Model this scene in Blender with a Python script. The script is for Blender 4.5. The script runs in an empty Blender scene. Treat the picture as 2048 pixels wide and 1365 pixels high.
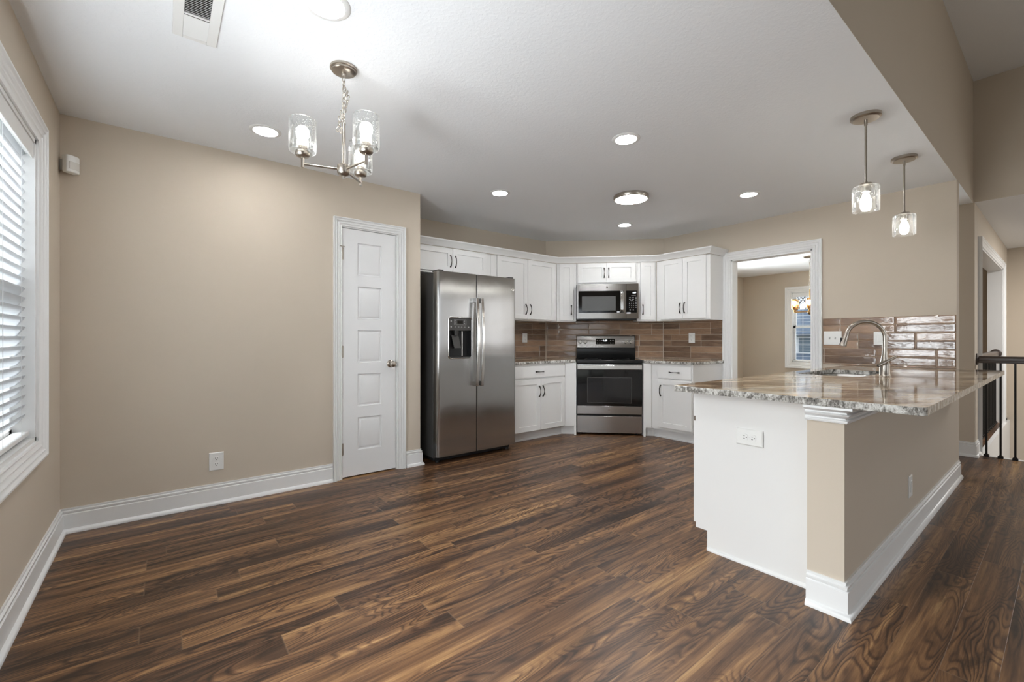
import bpy, bmesh, math, random
from mathutils import Vector, Matrix
random.seed(7)
PI = math.pi
C = bpy.context.scene.collection
SC = bpy.context.scene

# ------------------------------------------------------------------ camera
cd = bpy.data.cameras.new('camera')
cam = bpy.data.objects.new('camera', cd); C.objects.link(cam)
cd.sensor_fit = 'HORIZONTAL'; cd.sensor_width = 36.0; cd.lens = 885.0 / 2048 * 36
cd.shift_y = -3.8 / 2048
cd.clip_start = 0.02; cd.clip_end = 300
cam.location = (0, 0, 1.15)
cam.rotation_euler = (PI / 2, 0, math.radians(-38.38))
SC.camera = cam

# ------------------------------------------------------------------ world, exposure
w = bpy.data.worlds.new('world'); SC.world = w; w.use_nodes = True
nt = w.node_tree; nt.nodes.clear()
wo = nt.nodes.new('ShaderNodeOutputWorld'); bg = nt.nodes.new('ShaderNodeBackground')
tc = nt.nodes.new('ShaderNodeTexCoord'); nz = nt.nodes.new('ShaderNodeTexNoise'); rp = nt.nodes.new('ShaderNodeValToRGB')
nz.inputs['Scale'].default_value = 3.0; nz.inputs['Detail'].default_value = 5
rp.color_ramp.elements[0].position = .38; rp.color_ramp.elements[0].color = (.60, .70, .84, 1)
rp.color_ramp.elements[1].position = .62; rp.color_ramp.elements[1].color = (.86, .91, .98, 1)
nt.links.new(tc.outputs['Generated'], nz.inputs['Vector']); nt.links.new(nz.outputs['Fac'], rp.inputs['Fac'])
nt.links.new(rp.outputs['Color'], bg.inputs['Color']); bg.inputs['Strength'].default_value = 1.1
nt.links.new(bg.outputs[0], wo.inputs[0])
SC.view_settings.view_transform = 'Standard'; SC.view_settings.look = 'None'
SC.view_settings.exposure = 0.70; SC.view_settings.gamma = 1.0; SC.view_settings.use_curve_mapping = False

# ------------------------------------------------------------------ daylight through the seen windows, plus added fill lamps
def daylight(name, loc, rot, sx, sy, power, col=(1, .98, .95), spread=PI):
    l = bpy.data.lights.new(name, 'AREA'); l.shape = 'RECTANGLE'; l.size = sx; l.size_y = sy
    l.energy = power; l.color = col; l.spread = spread
    o = bpy.data.objects.new(name, l); C.objects.link(o); o.location = loc; o.rotation_euler = rot
    return o
daylight('fill_lamp_left_rear', (-.72, -1.55, 1.15), (0, -PI / 2, 0), 2.0, 1.9, 6)  # added fill for the peninsula end, outside an unseen made-up patio door
daylight('fill_lamp_rear', (2.6, -4.25, 1.7), (PI / 2, 0, 0), 3.2, 1.8, 15)  # added fill behind an assumed rear window, out of view
daylight('daylight_nook_window', (-.80, 1.42, 1.35), (0, math.radians(-119), 0), 1.4, 1.5, 56, (.93, .97, 1))  # tilted up to brighten the ceiling; enters through the added hidden units
daylight('daylight_nook_high', (-1.9, 2.6, 3.3), (0, math.radians(-42), 0), 1.6, 1.4, 420, (.95, .98, 1))
daylight('daylight_dining_window', (12.0, 3.0, 3.8), (0, math.radians(45), 0), 1.6, 1.6, 200, (.92, .97, 1))
daylight('fill_lamp_dining_side', (7.6, 5.35, 1.4), (math.radians(-115), 0, 0), 1.6, 1.4, 190, (.90, .965, 1))  # added fill at an unseen side window, aimed up at the dining ceiling
daylight('fill_lamp_stair', (8.0, -3.9, 1.6), (PI / 2, 0, 0), 1.8, 1.6, 16)  # fill put in behind an unseen window to lift the stair zone
daylight('fill_lamp_stair_overhead', (8.2, -.9, 2.47), (0, 0, 0), .5, .5, 42, (1, .98, .96))  # no fixture here: unseen overhead fill for the stairwell far wall and jambs

# ------------------------------------------------------------------ materials
MATS = {}
class N:
    def __init__(s, name):
        s.m = bpy.data.materials.new(name); s.m.use_nodes = True; s.t = s.m.node_tree; s.t.nodes.clear()
        s.out = s.t.nodes.new('ShaderNodeOutputMaterial')
    def n(s, typ, ins=None, **kw):
        nd = s.t.nodes.new('ShaderNode' + typ)
        for k, v in kw.items(): setattr(nd, k, v)
        for k, v in (ins or {}).items(): s.set(nd, k, v)
        return nd
    def set(s, nd, k, v):
        i = nd.inputs[k]
        if isinstance(v, bpy.types.NodeSocket): s.t.links.new(v, i)
        else: i.default_value = v
    def math(s, op, a, b=None, c=None):
        nd = s.n('Math', operation=op); s.set(nd, 0, a)
        if b is not None: s.set(nd, 1, b)
        if c is not None: s.set(nd, 2, c)
        return nd.outputs[0]
    def vec(s, x, y, z):
        return s.n('CombineXYZ', {0: x, 1: y, 2: z}).outputs[0]
    def ramp(s, fac, stops, interp='LINEAR'):
        nd = s.n('ValToRGB', {'Fac': fac}); r = nd.color_ramp; r.interpolation = interp
        while len(r.elements) < len(stops): r.elements.new(.5)
        for e, (p, c) in zip(r.elements, stops):
            e.position = p; e.color = (c, c, c, 1) if isinstance(c, (int, float)) else tuple(c) + (1,)
        return nd.outputs['Color']
    def mix(s, fac, a, b, mode='MIX'):
        nd = s.n('Mix', data_type='RGBA', blend_type=mode)
        s.set(nd, 0, fac)
        for i, v in ((6, a), (7, b)):
            if isinstance(v, tuple) and len(v) == 3: v = v + (1,)
            s.set(nd, i, v)
        return nd.outputs[2]
    def noise(s, vec, scale=5, detail=4, rough=.5, dist=0):
        return s.n('TexNoise', {'Vector': vec, 'Scale': scale, 'Detail': detail, 'Roughness': rough, 'Distortion': dist}).outputs['Fac']
    def obj(s): return s.n('TexCoord').outputs['Object']
    def mapping(s, vec, scale=(1, 1, 1), loc=(0, 0, 0), rot=(0, 0, 0)):
        return s.n('Mapping', {'Vector': vec, 'Scale': scale, 'Location': loc, 'Rotation': rot}).outputs[0]
    def bump(s, h, strength=.2, dist=.01):
        return s.n('Bump', {'Height': h, 'Strength': strength, 'Distance': dist}).outputs[0]
    def bsdf(s, **k):
        nd = s.n('BsdfPrincipled')
        names = {'color': 'Base Color', 'rough': 'Roughness', 'metal': 'Metallic', 'normal': 'Normal', 'spec': 'Specular IOR Level',
                 'coat': 'Coat Weight', 'coatr': 'Coat Roughness', 'emit': 'Emission Color', 'estr': 'Emission Strength', 'trans': 'Transmission Weight',
                 'ior': 'IOR', 'alpha': 'Alpha', 'aniso': 'Anisotropic', 'sss': 'Subsurface Weight'}
        for a, v in k.items():
            if isinstance(v, tuple) and len(v) == 3: v = v + (1,)
            s.set(nd, names[a], v)
        return nd.outputs[0]
    def done(s, sh):
        s.t.links.new(sh, s.out.inputs['Surface']); MATS[s.m.name] = s.m; return s.m

def srgb(r, g, b):
    f = lambda c: (c / 255 / 12.92) if c / 255 <= .04045 else ((c / 255 + .055) / 1.055) ** 2.4
    return (f(r), f(g), f(b))

def simple(name, col, rough=.5, metal=0, var=.04, vscale=6, bump=0, bscale=200, **k):
    n = N(name); o = n.obj()
    f = n.noise(o, vscale, 3)
    c = n.mix(f, tuple(max(0, x * (1 - var)) for x in col), tuple(min(1, x * (1 + var)) for x in col))
    if bump: k['normal'] = n.bump(n.noise(o, bscale, 3), bump, .002)
    return n.done(n.bsdf(color=c, rough=rough, metal=metal, **k))

M_WALL = simple('greige_wall_paint', srgb(202, 190, 174), .85, 0, .015, 3, .12, 260)
M_CEIL = None
n = N('ceiling_paint'); o = n.obj()
h = n.ramp(n.noise(n.mapping(o, (55, 55, 55)), 1, 3, .6, .6), [(.42, 0.0), (.66, 1.0)])
M_CEIL = n.done(n.bsdf(color=srgb(240, 242, 245), rough=.9, normal=n.bump(h, .22, .002)))
M_TRIM = simple('white_trim_paint', srgb(233, 233, 232), .35, 0, .01)
M_CAB = simple('white_cabinet_paint', srgb(230, 229, 227), .38, 0, .01)
M_DOORW = simple('white_door_paint', srgb(228, 228, 228), .45, 0, .01, 4, .05, 120)
M_PLATE = simple('white_plastic', srgb(235, 235, 232), .3, 0, .01)
M_SLOT = simple('dark_slot', srgb(25, 25, 25), .6)
M_BLACKGL = simple('black_glass', srgb(12, 12, 13), .06, 0, .0, spec=.6)
M_BLACK = simple('black_enamel', srgb(16, 16, 17), .22)
M_BLACKM = simple('black_plastic', srgb(26, 26, 27), .5)
M_GREYPL = simple('dark_grey_plastic', srgb(62, 60, 58), .4)
M_CASE = simple('dark_grey_fridge_side', srgb(78, 77, 76), .45, .2, .02, 4, .25, 300)
M_NICK = simple('brushed_nickel', srgb(178, 170, 160), .28, 1, .05, 60)
M_HAND = simple('dark_satin_nickel', srgb(88, 85, 82), .18, 1, .05, 60)
M_IRON = simple('black_iron', srgb(24, 23, 23), .45, .3)
M_RUBBER = simple('black_rubber', srgb(20, 20, 20), .7)
M_SCREEN = simple('microwave_window_mesh', srgb(92, 92, 92), .25)
M_OUT = simple('outdoor_ground', srgb(110, 112, 90), .9, 0, .2, 1)
M_BARK = simple('tree_bark', srgb(70, 64, 60), .9, 0, .1, 8)
M_SHING = simple('dark_roof_shingles', srgb(104, 118, 134), .9, 0, .25, 5)
M_SINK = simple('sink_steel', srgb(190, 188, 184), .3, 1, .03, 30)
M_GOLD = simple('aged_brass', srgb(150, 120, 80), .3, 1, .05, 40)
M_CORD = simple('blind_cord', srgb(225, 225, 222), .7)
M_MARK = simple('light_grey_print', srgb(170, 170, 168), .5)
M_STICKER = simple('white_sticker', srgb(215, 215, 220), .5)
M_CARPET = simple('stair_carpet', srgb(150, 138, 124), .95, 0, .1, 30, .5, 400)

def glow(name, col, strength):
    n = N(name); e = n.n('Emission', {'Color': col + (1,), 'Strength': strength}); return n.done(e.outputs[0])
M_LENS = glow('recessed_lens_glow', (.97, .985, 1), 74)
M_DISC = glow('flush_lens_glow', (.97, .985, 1), 40)
M_BULB = glow('bulb_glow', (1, .95, .88), 8.5)
M_BULBP = glow('pendant_bulb_glow', (1, .96, .90), 42)
M_BULBW = glow('warm_bulb_glow', (1, .82, .56), 7)
M_DIGIT = glow('clock_digits_glow', (.85, .95, 1), 2.5)

# stainless
def stainless(name, col=(.50, .49, .475), rough=.24, scale=(3, 3, 260), wav=.0, dark=.92, rot=0.0, an=.85):
    n = N(name); o = n.obj()
    b = n.noise(n.mapping(o, scale), 1, 4, .6)
    c = n.mix(b, tuple(x * dark for x in col), tuple(min(1, x * 1.06) for x in col))
    r = n.n('MapRange', {'Value': b, 'To Min': rough * .85, 'To Max': rough * 1.2}).outputs[0]
    nm = n.n('NewGeometry').outputs['Normal']
    if wav:
        lo = n.noise(n.mapping(o, (3.2, 3.2, 1.1)), 1, 2, .4)
        nm = n.n('Bump', {'Height': lo, 'Strength': wav, 'Distance': .02}).outputs[0]
    nd = n.n('BsdfPrincipled', {'Base Color': c, 'Roughness': r, 'Metallic': 1.0, 'Normal': nm, 'Anisotropic': an, 'Anisotropic Rotation': rot})
    tg = n.n('Tangent', direction_type='RADIAL', axis='Z'); n.set(nd, 'Tangent', tg.outputs[0])
    return n.done(nd.outputs[0])
M_STEEL = stainless('stainless_steel', rough=.20, scale=(3, 3, 300), rot=.25)
M_FRDOOR = stainless('fridge_door_steel', (.42, .415, .41), .2, (2.5, 2.5, 240), .3, rot=0.0, an=.98)
M_STEELH = stainless('polished_handle_steel', (.70, .69, .67), .2, (300, 300, 3))

# glass
def thin_glass(name, tint=(.98, .99, .99), seeded=False, refl=.06):
    n = N(name); o = n.obj()
    tr = n.n('BsdfTransparent', {'Color': tint + (1,)})
    gl = n.n('BsdfGlossy', {'Roughness': .02, 'Color': (1, 1, 1, 1)})
    lw = n.n('LayerWeight', {'Blend': .25})
    fac = n.math('ADD', n.math('MULTIPLY', lw.outputs['Fresnel'], .75), refl * .3)
    if seeded:
        vo = n.n('TexVoronoi', {'Vector': n.mapping(o, (190, 190, 120)), 'Scale': 1.0})
        dots = n.ramp(vo.outputs['Distance'], [(.12, 1.0), (.24, 0.0)])
        rnd = n.ramp(vo.outputs['Color'], [(.40, 0.0), (.5, 1.0)])
        d = n.math('MULTIPLY', dots, rnd)
        nm = n.bump(d, .9, .003); n.set(gl, 'Normal', nm)
        df = n.n('BsdfDiffuse', {'Color': (.9, .9, .9, 1)}); 
        tl = n.n('BsdfTranslucent', {'Color': (.95, .95, .95, 1)})
        ad = n.n('MixShader', {0: .5, 1: df.outputs[0], 2: tl.outputs[0]})
        base = n.n('MixShader', {0: fac, 1: tr.outputs[0], 2: gl.outputs[0]})
        edge = n.ramp(lw.outputs['Facing'], [(.0, .0), (.75, .03), (1.0, .45)])
        d2 = n.math('MAXIMUM', n.math('MULTIPLY', d, .7), edge)
        sh = n.n('MixShader', {0: d2, 1: base.outputs[0], 2: ad.outputs[0]}).outputs[0]
    else:
        sh = n.n('MixShader', {0: fac, 1: tr.outputs[0], 2: gl.outputs[0]}).outputs[0]
    return n.done(sh)
M_PANE = thin_glass('window_glass')
M_SEED = thin_glass('seeded_glass', seeded=True)
M_AMBER = thin_glass('amber_glass', (1, .86, .68), False, .2)

# blind slats
n = N('blind_slat_white')
a = n.n('BsdfDiffuse', {'Color': (.84, .85, .86, 1)}); b = n.n('BsdfTranslucent', {'Color': (.8, .82, .84, 1)})
M_SLAT = n.done(n.n('MixShader', {0: .42, 1: a.outputs[0], 2: b.outputs[0]}).outputs[0])

# wood floor: planks run along world X
def wood_floor():
    n = N('walnut_plank_floor'); o = n.obj()
    sp = n.n('SeparateXYZ', {0: o}); x, y = sp.outputs[0], sp.outputs[1]
    W, L = .135, 1.22
    r = n.math('DIVIDE', n.math('ADD', y, -.015 + W * 200), W); row = n.math('FLOOR', r); fy = n.math('FRACT', r)
    wr = n.n('TexWhiteNoise', {'W': row}, noise_dimensions='1D').outputs['Value']
    q = n.math('DIVIDE', n.math('ADD', n.math('ADD', x, 100), n.math('MULTIPLY', wr, L)), L); col = n.math('FLOOR', q); fx = n.math('FRACT', q)
    wn = n.n('TexWhiteNoise', {'Vector': n.vec(row, col, 0)}, noise_dimensions='3D')
    rnd = wn.outputs['Value']; rc = n.n('SeparateXYZ', {0: wn.outputs['Color']})
    sh = n.math('MULTIPLY', rnd, 37.0); sh2 = n.math('MULTIPLY', rc.outputs[1], 23.0)
    v = n.vec(n.math('ADD', x, sh), n.math('ADD', y, sh2), sh)
    sw = n.noise(n.mapping(v, (1.2, 9, 1)), 1, 2, .5)
    vy = n.n('VectorMath', {0: v, 1: n.vec(0, n.math('MULTIPLY', sw, .045), 0)}, operation='ADD').outputs[0]
    streak = n.noise(n.mapping(vy, (.75, 15, 1)), 1, 6, .62, .25)
    thin = n.noise(n.mapping(vy, (1.6, 62, 1)), 1, 4, .6)
    fine = n.noise(n.mapping(v, (7, 210, 1)), 1, 3, .6)
    mid = n.noise(n.mapping(v, (2.2, 24, 1)), 1, 5, .7, .6)
    blot = n.noise(n.mapping(v, (1.6, 8, 1)), 1, 5, .7, 1.0)
    # cathedral growth rings as thin contour lines, present only in patches
    cw = n.noise(n.mapping(v, (1.15, 6.2, 1)), 1, 2, .45, .4)
    ring = n.math('FRACT', n.math('MULTIPLY', cw, 26))
    ring = n.ramp(ring, [(0, .0), (.22, .75), (.7, 1.0), (1, 0.0)])
    mask = n.ramp(n.noise(n.mapping(v, (.9, 4.5, 1), (5, 3, 0)), 1, 2, .5), [(.38, 0.0), (.52, 1.0)])
    ringm = n.math('MULTIPLY', n.math('SUBTRACT', 1, ring), mask)
    t = n.math('ADD', n.math('MULTIPLY', streak, .85), n.math('MULTIPLY', thin, .34))
    t = n.math('ADD', t, n.math('MULTIPLY', fine, .16))
    t = n.math('SUBTRACT', t, n.math('MULTIPLY', ringm, .2))
    t = n.math('ADD', t, n.math('MULTIPLY', n.math('ADD', rnd, -.5), .11))
    t = n.math('ADD', n.math('MULTIPLY', n.math('SUBTRACT', t, .66), 1.25), .5)
    c = n.ramp(t, [(.22, srgb(44, 29, 20)), (.37, srgb(76, 52, 35)), (.50, srgb(106, 75, 50)), (.62, srgb(137, 101, 67)), (.80, srgb(184, 147, 100))])
    dk = n.ramp(n.math('ADD', blot, n.math('MULTIPLY', mid, .35)), [(.50, .38), (.62, 1.0)])
    c = n.mix(.85, c, dk, 'MULTIPLY')
    grey = n.mix(n.math('MULTIPLY', rc.outputs[2], .22), c, n.mix(.45, c, srgb(92, 78, 66)))
    kn = n.n('TexVoronoi', {'Vector': n.mapping(v, (1.3, 5.0, 1)), 'Scale': 1.0}).outputs['Distance']
    kd = n.ramp(kn, [(.02, .22), (.075, .8), (.11, 1.0)])
    c2 = n.mix(1.0, grey, kd, 'MULTIPLY')
    ey = n.math('MINIMUM', fy, n.math('SUBTRACT', 1, fy)); ex = n.math('MINIMUM', fx, n.math('SUBTRACT', 1, fx))
    gy = n.ramp(ey, [(.003, 0.0), (.009, 1.0)]); gx = n.ramp(ex, [(.0004, 0.0), (.0011, 1.0)])
    g = n.math('MULTIPLY', gy, gx)
    c3 = n.mix(g, n.mix(.5, c2, srgb(120, 98, 78)), c2)  # lighter seam tint paints the light caught by plank bevels
    hgt = n.math('ADD', n.math('MULTIPLY', g, 1.0), n.math('MULTIPLY', fine, .35))
    rr = n.n('MapRange', {'Value': mid, 'To Min': .30, 'To Max': .44}).outputs[0]
    return n.done(n.bsdf(color=c3, rough=rr, spec=.45, normal=n.bump(hgt, .25, .0012)))
M_FLOOR = wood_floor()

def granite(name, edge=False):
    n = N(name); o = n.obj()
    if edge:
        a = n.noise(n.mapping(o, (26, 26, 16), rot=(.5, .4, .7)), 1, 5, .7, 1.0)
        b = n.noise(n.mapping(o, (90, 90, 60)), 1, 4, .75)
        t = n.math('ADD', n.math('MULTIPLY', a, .65), n.math('MULTIPLY', b, .35))
        c = n.ramp(t, [(.36, srgb(45, 45, 44)), (.45, srgb(118, 114, 108)), (.53, srgb(196, 193, 187)), (.62, srgb(228, 228, 224))])
        return n.done(n.bsdf(color=c, rough=.12, spec=.5))
    m = n.mapping(o, (1, 1, 1), rot=(0, 0, .55))
    w1 = n.noise(n.mapping(m, (.9, 3.0, 3)), 1, 5, .55, 1.4)
    w2 = n.noise(n.mapping(m, (2.5, 15, 15)), 1, 6, .68, 1.2)
    w3 = n.noise(n.mapping(o, (70, 70, 70)), 1, 4, .7)
    t = n.math('ADD', n.math('ADD', n.math('MULTIPLY', w1, .62), n.math('MULTIPLY', w2, .42)), n.math('MULTIPLY', w3, .10))
    t = n.math('ADD', n.math('MULTIPLY', n.math('SUBTRACT', t, .57), 1.5), .52)
    c = n.ramp(t, [(.38, srgb(78, 64, 52)), (.45, srgb(140, 116, 92)), (.51, srgb(184, 160, 130)), (.57, srgb(216, 196, 168)), (.66, srgb(236, 226, 208))])
    dk = n.ramp(n.noise(n.mapping(m, (6, 26, 26)), 1, 5, .7, .8), [(.36, .22), (.44, 1.0)])
    c = n.mix(1.0, c, dk, 'MULTIPLY')
    return n.done(n.bsdf(color=c, rough=.07, spec=.38))
M_GRAN = granite('granite_polished'); M_GREDGE = granite('granite_edge', True)

def tile_mat():
    n = N('glazed_brown_tile'); o = n.obj()
    at = n.n('Attribute', attribute_name='tone').outputs['Fac']
    f = n.noise(n.mapping(o, (7, 7, 34)), 1, 4, .6, .6)
    t = n.math('ADD', n.math('MULTIPLY', at, .45), n.math('MULTIPLY', f, .6))
    c = n.ramp(t, [(.25, srgb(108, 88, 74)), (.5, srgb(140, 114, 94)), (.8, srgb(172, 141, 115))])
    wv = n.noise(n.mapping(o, (5, 5, 16)), 1, 2, .5)
    wv2 = n.noise(n.mapping(o, (26, 26, 60)), 1, 2, .5)
    h = n.math('ADD', wv, n.math('MULTIPLY', wv2, .22))
    return n.done(n.bsdf(color=c, rough=.09, spec=.6, coat=.5, coatr=.04, normal=n.bump(h, .45, .012)))
M_TILE = tile_mat()
M_GROUT = simple('tile_grout', srgb(176, 160, 144), .9, 0, .04)

def rail_wood():
    n = N('dark_stained_rail_wood'); o = n.obj()
    f = n.noise(n.mapping(o, (60, 3, 60)), 1, 4, .6)
    c = n.ramp(f, [(.3, srgb(52, 44, 40)), (.7, srgb(88, 76, 70))])
    return n.done(n.bsdf(color=c, rough=.35))
M_RAIL = rail_wood()
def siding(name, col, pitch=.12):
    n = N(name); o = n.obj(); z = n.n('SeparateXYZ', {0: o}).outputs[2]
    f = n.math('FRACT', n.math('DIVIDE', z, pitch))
    c = n.ramp(f, [(.0, tuple(x * .55 for x in col)), (.12, col), (1, col)])  # dark foot of each lap paints its shadow line into the colour
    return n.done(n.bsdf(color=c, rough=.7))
M_SIDE = siding('white_lap_siding', srgb(240, 243, 246))
M_SIDE2 = siding('grey_lap_siding', srgb(170, 182, 192))

# ------------------------------------------------------------------ mesh builder
class MB:
    def __init__(s): s.v = []; s.f = []; s.mi = []; s.tone = []
    def add(s, vs, fs, mi=0):
        k = len(s.v); s.v += [tuple(v) for v in vs]
        for f in fs: s.f.append(tuple(i + k for i in f)); s.mi.append(mi)
        return s
    def box(s, x0, x1, y0, y1, z0, z1, mi=0):
        x0, x1 = min(x0, x1), max(x0, x1); y0, y1 = min(y0, y1), max(y0, y1); z0, z1 = min(z0, z1), max(z0, z1)
        return s.add([(x0,y0,z0),(x1,y0,z0),(x1,y1,z0),(x0,y1,z0),(x0,y0,z1),(x1,y0,z1),(x1,y1,z1),(x0,y1,z1)],
                     [(0,3,2,1),(4,5,6,7),(0,1,5,4),(1,2,6,5),(2,3,7,6),(3,0,4,7)], mi)
    def poly(s, pts, z0, z1, mi=0, mi_side=None):
        # extrude a CCW outline between two heights
        k = len(pts); vs = [(x, y, z0) for x, y in pts] + [(x, y, z1) for x, y in pts]
        s.add(vs, [tuple(range(k - 1, -1, -1)), tuple(range(k, 2 * k))], mi)
        s.add(vs, [(i, (i + 1) % k, (i + 1) % k + k, i + k) for i in range(k)], mi if mi_side is None else mi_side)
        return s
    def cyl(s, p0, p1, r0, r1=None, n=24, caps=True, mi=0):
        r1 = r0 if r1 is None else r1
        return s.tube([p0, p1], [r0, r1], n, caps, mi)
    def tube(s, pts, r, n=10, caps=True, mi=0, closed=False):
        pts = [Vector(p) for p in pts]; rs = r if isinstance(r, (list, tuple)) else [r] * len(pts)
        k = len(pts); base = []; up = None; vs = []
        for i, p in enumerate(pts):
            if closed: t = pts[(i + 1) % k] - pts[i - 1]
            elif i == 0: t = pts[1] - pts[0]
            elif i == k - 1: t = pts[-1] - pts[-2]
            else: t = pts[i + 1] - pts[i - 1]
            if t.length < 1e-9: t = Vector((0, 0, 1))
            t.normalize()
            if up is None:
                up = Vector((0, 0, 1)) if abs(t.z) < .9 else Vector((1, 0, 0))
            a = t.cross(up)
            if a.length < 1e-6: a = t.orthogonal()
            a.normalize(); b = a.cross(t).normalized(); up = b
            for j in range(n):
                an = 2 * PI * j / n
                vs.append(p + (a * math.cos(an) + b * math.sin(an)) * rs[i])
        fs = []
        for i in range(k if closed else k - 1):
            i2 = (i + 1) % k
            for j in range(n):
                fs.append((i * n + j, i2 * n + j, i2 * n + (j + 1) % n, i * n + (j + 1) % n))
        if caps and not closed:
            fs.append(tuple(range(n))); fs.append(tuple(range((k - 1) * n, k * n))[::-1])
        return s.add(vs, fs, mi)
    def lathe(s, prof, c=(0, 0, 0), n=32, mi=0, axis='z', close=True):
        # prof: list of (r, h); revolved about an axis through c
        vs = []
        for r, h in prof:
            for j in range(n):
                a = 2 * PI * j / n; u, v = r * math.cos(a), r * math.sin(a)
                if axis == 'z': vs.append((c[0] + u, c[1] + v, c[2] + h))
                elif axis == 'y': vs.append((c[0] + u, c[1] + h, c[2] + v))
                else: vs.append((c[0] + h, c[1] + u, c[2] + v))
        fs = []
        for i in range(len(prof) - 1):
            for j in range(n):
                fs.append((i * n + j, i * n + (j + 1) % n, (i + 1) * n + (j + 1) % n, (i + 1) * n + j))
        if close:
            if prof[0][0] > 1e-5: fs.append(tuple(range(n))[::-1])
            if prof[-1][0] > 1e-5: fs.append(tuple(range((len(prof) - 1) * n, len(prof) * n)))
        return s.add(vs, fs, mi)
    def sweep(s, path, prof, fn, closed=False, mi=0):
        # path in a plane (u, v); profile points (offset to the right of travel, height out of plane); mitred joints
        k = len(path); P = [Vector(p) for p in path]; rings = []
        for i in range(k):
            d0 = (P[i] - P[i - 1]).normalized() if (i > 0 or closed) else None
            d1 = (P[(i + 1) % k] - P[i]).normalized() if (i < k - 1 or closed) else None
            if d0 is None: d0 = d1
            if d1 is None: d1 = d0
            n0 = Vector((d0.y, -d0.x)); n1 = Vector((d1.y, -d1.x)); m = n0 + n1
            m = m / max(m.dot(n0), 1e-6) if m.length > 1e-6 else n0
            rings.append([fn(P[i].x + m.x * d, P[i].y + m.y * d, h) for d, h in prof])
        q = len(prof); vs = [v for r in rings for v in r]; fs = []
        for i in range(k if closed else k - 1):
            i2 = (i + 1) % k
            for j in range(q):
                fs.append((i * q + j, i * q + (j + 1) % q, i2 * q + (j + 1) % q, i2 * q + j))
        if not closed: fs += [tuple(range(q)), tuple(range((k - 1) * q, k * q))[::-1]]
        return s.add(vs, fs, mi)
    def strip(s, pts, wid, thick, wdir, mi=0):
        # flat bar along pts; wdir = width direction, wid/thick may be lists
        P = [Vector(p) for p in pts]; k = len(P); wd = Vector(wdir).normalized()
        W = wid if isinstance(wid, (list, tuple)) else [wid] * k
        T = thick if isinstance(thick, (list, tuple)) else [thick] * k
        vs = []
        for i in range(k):
            t = (P[min(i + 1, k - 1)] - P[max(i - 1, 0)]).normalized(); nn = t.cross(wd).normalized()
            for a, b in ((-1, -1), (1, -1), (1, 1), (-1, 1)):
                vs.append(P[i] + wd * a * W[i] / 2 + nn * b * T[i] / 2)
        fs = [(i * 4 + j, i * 4 + (j + 1) % 4, i * 4 + 4 + (j + 1) % 4, i * 4 + 4 + j) for i in range(k - 1) for j in range(4)]
        fs += [(3, 2, 1, 0), tuple(range((k - 1) * 4, k * 4))]
        return s.add(vs, fs, mi)
    def xf(s, M):
        s.v = [tuple(M @ Vector(v)) for v in s.v]; return s
    def build(s, name, mats, parent=None, bevel=0, angle=35, seg=2):
        me = bpy.data.meshes.new(name); me.from_pydata(s.v, [], s.f)
        if not isinstance(mats, (list, tuple)): mats = [mats]
        for m in mats: me.materials.append(m)
        for p, i in zip(me.polygons, s.mi): p.material_index = i
        bm = bmesh.new(); bm.from_mesh(me)
        bmesh.ops.remove_doubles(bm, verts=bm.verts, dist=1e-6)
        bmesh.ops.recalc_face_normals(bm, faces=bm.faces); bm.to_mesh(me); bm.free()
        me.polygons.foreach_set('use_smooth', [True] * len(me.polygons))
        me.set_sharp_from_angle(angle=math.radians(angle))
        o = bpy.data.objects.new(name, me); C.objects.link(o)
        if parent is not None: o.parent = parent
        if bevel:
            b = o.modifiers.new('bevel', 'BEVEL'); b.width = bevel; b.segments = seg; b.limit_method = 'ANGLE'; b.angle_limit = math.radians(40)
            b.harden_normals = False
        return o

def tag(o, label, cat, group=None):
    o['label'] = label; o['category'] = cat
    if group: o['group'] = group
    return o
def struct(o): o['kind'] = 'structure'; return o
def thing(name, label, cat, loc=(0, 0, 0), rz=0, group=None):
    o = bpy.data.objects.new(name, None); C.objects.link(o); o.location = loc; o.rotation_euler = (0, 0, rz)
    o.empty_display_size = .1
    return tag(o, label, cat, group)
def sroot(name, loc=(0, 0, 0), rz=0):
    o = bpy.data.objects.new(name, None); C.objects.link(o); o.location = loc; o.rotation_euler = (0, 0, rz)
    return struct(o)
def copy_tree(o, parent=None):
    c = o.copy(); C.objects.link(c)
    if parent is not None: c.parent = parent
    for ch in [x for x in bpy.data.objects if x.parent == o]: copy_tree(ch, c)
    return c
def text(name, body, size, mat, M, parent, ext=.0004, align='CENTER'):
    cu = bpy.data.curves.new(name, 'FONT'); cu.body = body; cu.size = size; cu.extrude = ext; cu.align_x = align; cu.align_y = 'CENTER'
    t = bpy.data.objects.new('tmp', cu); C.objects.link(t)
    bpy.context.view_layer.update()
    me = bpy.data.meshes.new_from_object(t.evaluated_get(bpy.context.evaluated_depsgraph_get()))
    bpy.data.objects.remove(t); bpy.data.curves.remove(cu)
    me.transform(M); me.materials.clear(); me.materials.append(mat)
    o = bpy.data.objects.new(name, me); C.objects.link(o); o.parent = parent
    return o
FACE = Matrix.Rotation(PI / 2, 4, 'X')          # text standing up, read from -y

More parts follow.
